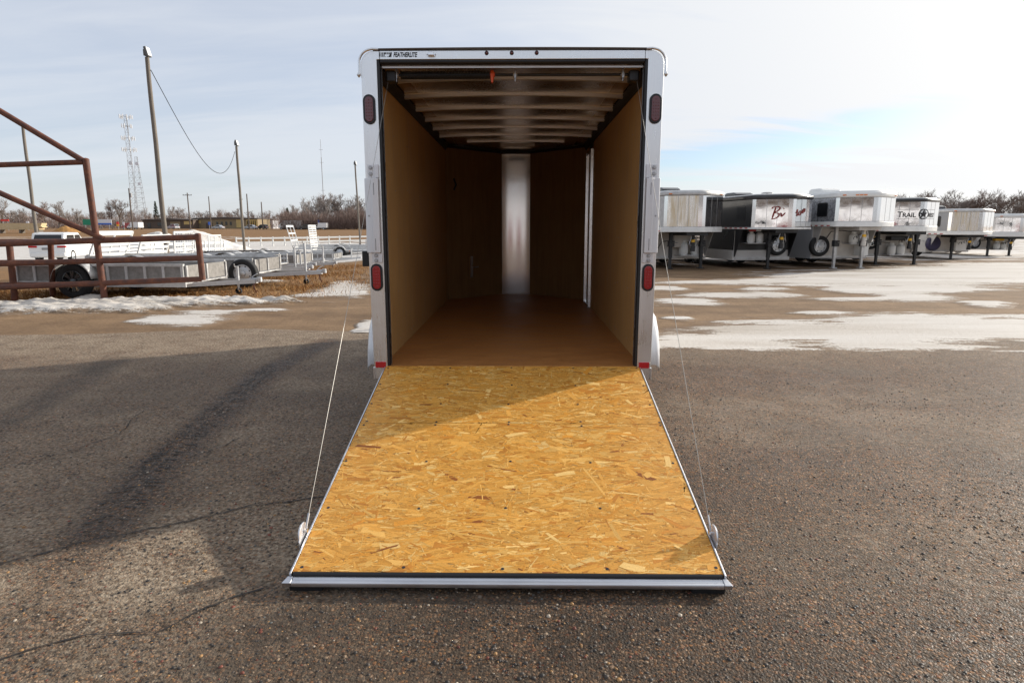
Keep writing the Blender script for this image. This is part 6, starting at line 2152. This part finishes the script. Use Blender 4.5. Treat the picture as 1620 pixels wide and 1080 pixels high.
heap('snow_pile', 'big ploughed snow pile behind the nearest light pole', 'snow pile', 303, 50, 6.2, 4.0, 2.15, 'snow_pile', 4.0, [(0.02, 0.0, 0.75, 0.95), (-0.40, 0.1, 0.55, 0.80), (0.30, 0.1, 0.55, 0.55), (0.55, -0.1, 0.40, 0.3), (-0.62, 0.2, 0.4, 0.5)])
heap('snow_pile', 'smaller grey snow mound left of the nearest light pole', 'snow pile', 246, 53, 4.2, 3.0, 1.95, 'snow_pile', 9.0, [(0.0, 0.0, 0.8, 0.95), (-0.4, 0.1, 0.5, 0.5), (0.45, 0, 0.5, 0.6)])
heap('straw_heap', 'low heap of orange straw beyond the left lot', 'straw', 103, 125, 3.0, 2.0, 1.5, 'straw', 2.0, [(0, 0, 0.9, 0.9), (0.4, 0.1, 0.5, 0.7)], 24)


def shrub(label, px, y, h, mt, seed, group=None):
    x, _ = gxy(px, y)
    t = thing('dry_shrub', label, 'shrub', (x, y, tz(x, y)), 0, group)
    rnd = random.Random(seed)
    m = MB()
    for k in range(90):
        a = rnd.uniform(0, 6.28); e = rnd.uniform(0.1, 0.9)
        ln = h * rnd.uniform(0.6, 1.1)
        d = Vector((math.cos(a) * math.sin(e), math.sin(a) * math.sin(e), math.cos(e)))
        p = d * ln * 0.5 + Vector((rnd.uniform(-.1, .1), rnd.uniform(-.1, .1), 0))
        m.tube([Vector((0, 0, -0.05)), p, p + (d + Vector((rnd.uniform(-.4, .4), rnd.uniform(-.4, .4), 0.2))) * ln * 0.5], [0.02, 0.014, 0.006], 3, False)
    m.build('twigs', MAT[mt], t)


shrub('dry reddish shrub on the verge left of the bare pole', 78, 72, 1.15, 'twig_red_hazy', 5)


def board_fence(label, pts, spacing, h, y_of=None):
    """white two-rail fence along ground points (x, y)"""
    P = [Vector((*p, 0)) for p in pts]
    t = thing('rail_fence', label, 'fence', (P[0].x, P[0].y, tz(P[0].x, P[0].y)), 0, None)
    o0 = Vector((P[0].x, P[0].y, tz(P[0].x, P[0].y)))
    pm = MB().box(-0.06, 0.06, -0.06, 0.06, -0.1, h).mesh('post', MAT['white_board'])
    for a, b in zip(P[:-1], P[1:]):
        n = max(1, int((b - a).length / spacing))
        for k in range(n + 1):
            p = a.lerp(b, k / n)
            p.z = tz(p.x, p.y)
            linkmesh('post', pm, t, p - o0)
            if k < n:
                q = a.lerp(b, (k + 1) / n); q.z = tz(q.x, q.y)
                for zz in (h * 0.86, h * 0.42):
                    MB().bar(p - o0 + Vector((0, -0.07, zz)), q - o0 + Vector((0, -0.07, zz)), 0.03, 0.17).build('rail', MAT['white_board'], t)
    return t


xa, ya = gxy(216, 40); xb, yb = gxy(352, 47)
board_fence('white two-rail fence in front of the snow piles', [(xa, ya), (xb, yb)], 0.85, 1.05)
xa, ya = gxy(372, 64); xb, yb = gxy(600, 74)
board_fence('long white two-rail fence along the snow before the grassy verge', [(xa, ya), (xb, yb)], 1.25, 1.0)


# ------------------------------------------------------------------ dry grass round the gate and the trailers
def grass(n=26000):
    rng = np.random.default_rng(8)
    X = rng.uniform(-13.5, -3.6, n * 3); Y = rng.uniform(8.1, 22, n * 3)
    edge = 8.35 + (X + 10) * 0.13
    k = sstep(-0.1, 0.6, Y - edge) * sstep(-3.2, -5.2, X + (Y - 9) * 0.04) * (0.25 + 1.3 * sstep(0.40, 0.62, fbm(X * 0.9, Y * 0.9, 4)))
    keep = rng.random(n * 3) < k * np.exp(-(Y - 8) * 0.10)
    X, Y = X[keep][:n], Y[keep][:n]
    m = len(X)
    h = rng.uniform(0.03, 0.13, m) * (0.6 + 0.8 * fbm(X * 2, Y * 2, 3))
    a = rng.uniform(0, 6.28, m); w_ = rng.uniform(0.004, 0.010, m)
    lean = rng.uniform(0.2, 1.5, m) * h; la = rng.uniform(0, 6.28, m)
    z = terr(X, Y) - 0.01
    p = np.stack([X, Y, z], 1)
    s = np.stack([np.cos(a) * w_, np.sin(a) * w_, 0 * a], 1)
    tip = p + np.stack([np.cos(la) * lean, np.sin(la) * lean, h], 1)
    v = np.stack([p - s, p + s, tip], 1).reshape(-1, 3)
    pal = np.array([[0.27, 0.13, 0.042], [0.36, 0.19, 0.065], [0.20, 0.088, 0.028], [0.42, 0.26, 0.11], [0.24, 0.10, 0.032]])
    tint = np.repeat(pal[rng.integers(0, 5, m)] * rng.uniform(0.75, 1.2, (m, 1)), 3, 0)
    o = rawmesh('grass', v, np.arange(m * 3).reshape(m, 3), MAT['dry_grass'], {'tint': tint}, 'stuff')
    tag(o, 'short dry orange-brown grass under the utility trailers', 'grass')


grass()


# ------------------------------------------------------------------ what stands behind the camera: the polished trailer noses mirror it
def sales_hall():
    t = thing('sales_hall', 'long maroon and white sales hall standing behind the camera', 'building', (6, -46, 0))
    MB().box(-26, 26, -16, 0, -0.2, 2.0).build('wall', MAT['hall_maroon'], t)
    MB().box(-26, 26, -16, -0.02, 2.001, 4.6).build('upper_wall', MAT['sign_white'], t)
    MB().prism([(-17, 4.6), (1, 4.6), (1, 4.9), (-8, 6.6), (-17, 4.9)], -26.5, 26.5, 'x').build('roof', MAT['roof_brown'], t)
    for k in range(7):
        x0 = -23 + 7 * k
        f = MB().box(x0, x0 + 3.2, 0.001, 0.08, 0.0, 3.2).build('roll_door', MAT['sign_white'], t)
        MB().box(x0 + 0.5, x0 + 2.7, 0.081, 0.1, 1.7, 2.3).build('pane', MAT['dark_glass'], f)


mat('hall_maroon', (0.16, 0.03, 0.035), 0.6, var=0.1)
sales_hall()
for i in range(16):
    x = -60 + 8.5 * i + random.uniform(-2, 2)
    y = -75 + random.uniform(-8, 8)
    t = thing('bare_tree', 'leafless tree behind the sales hall', 'tree', (x, y, 0), random.uniform(0, 6), 'bare trees behind the hall')
    t.scale = (1.2, 1.2, random.uniform(1.0, 1.5))
    k = i % 5
    linkmesh('trunk', TREES[k][0], t)
    linkmesh('crown', TREES[k][1], t)
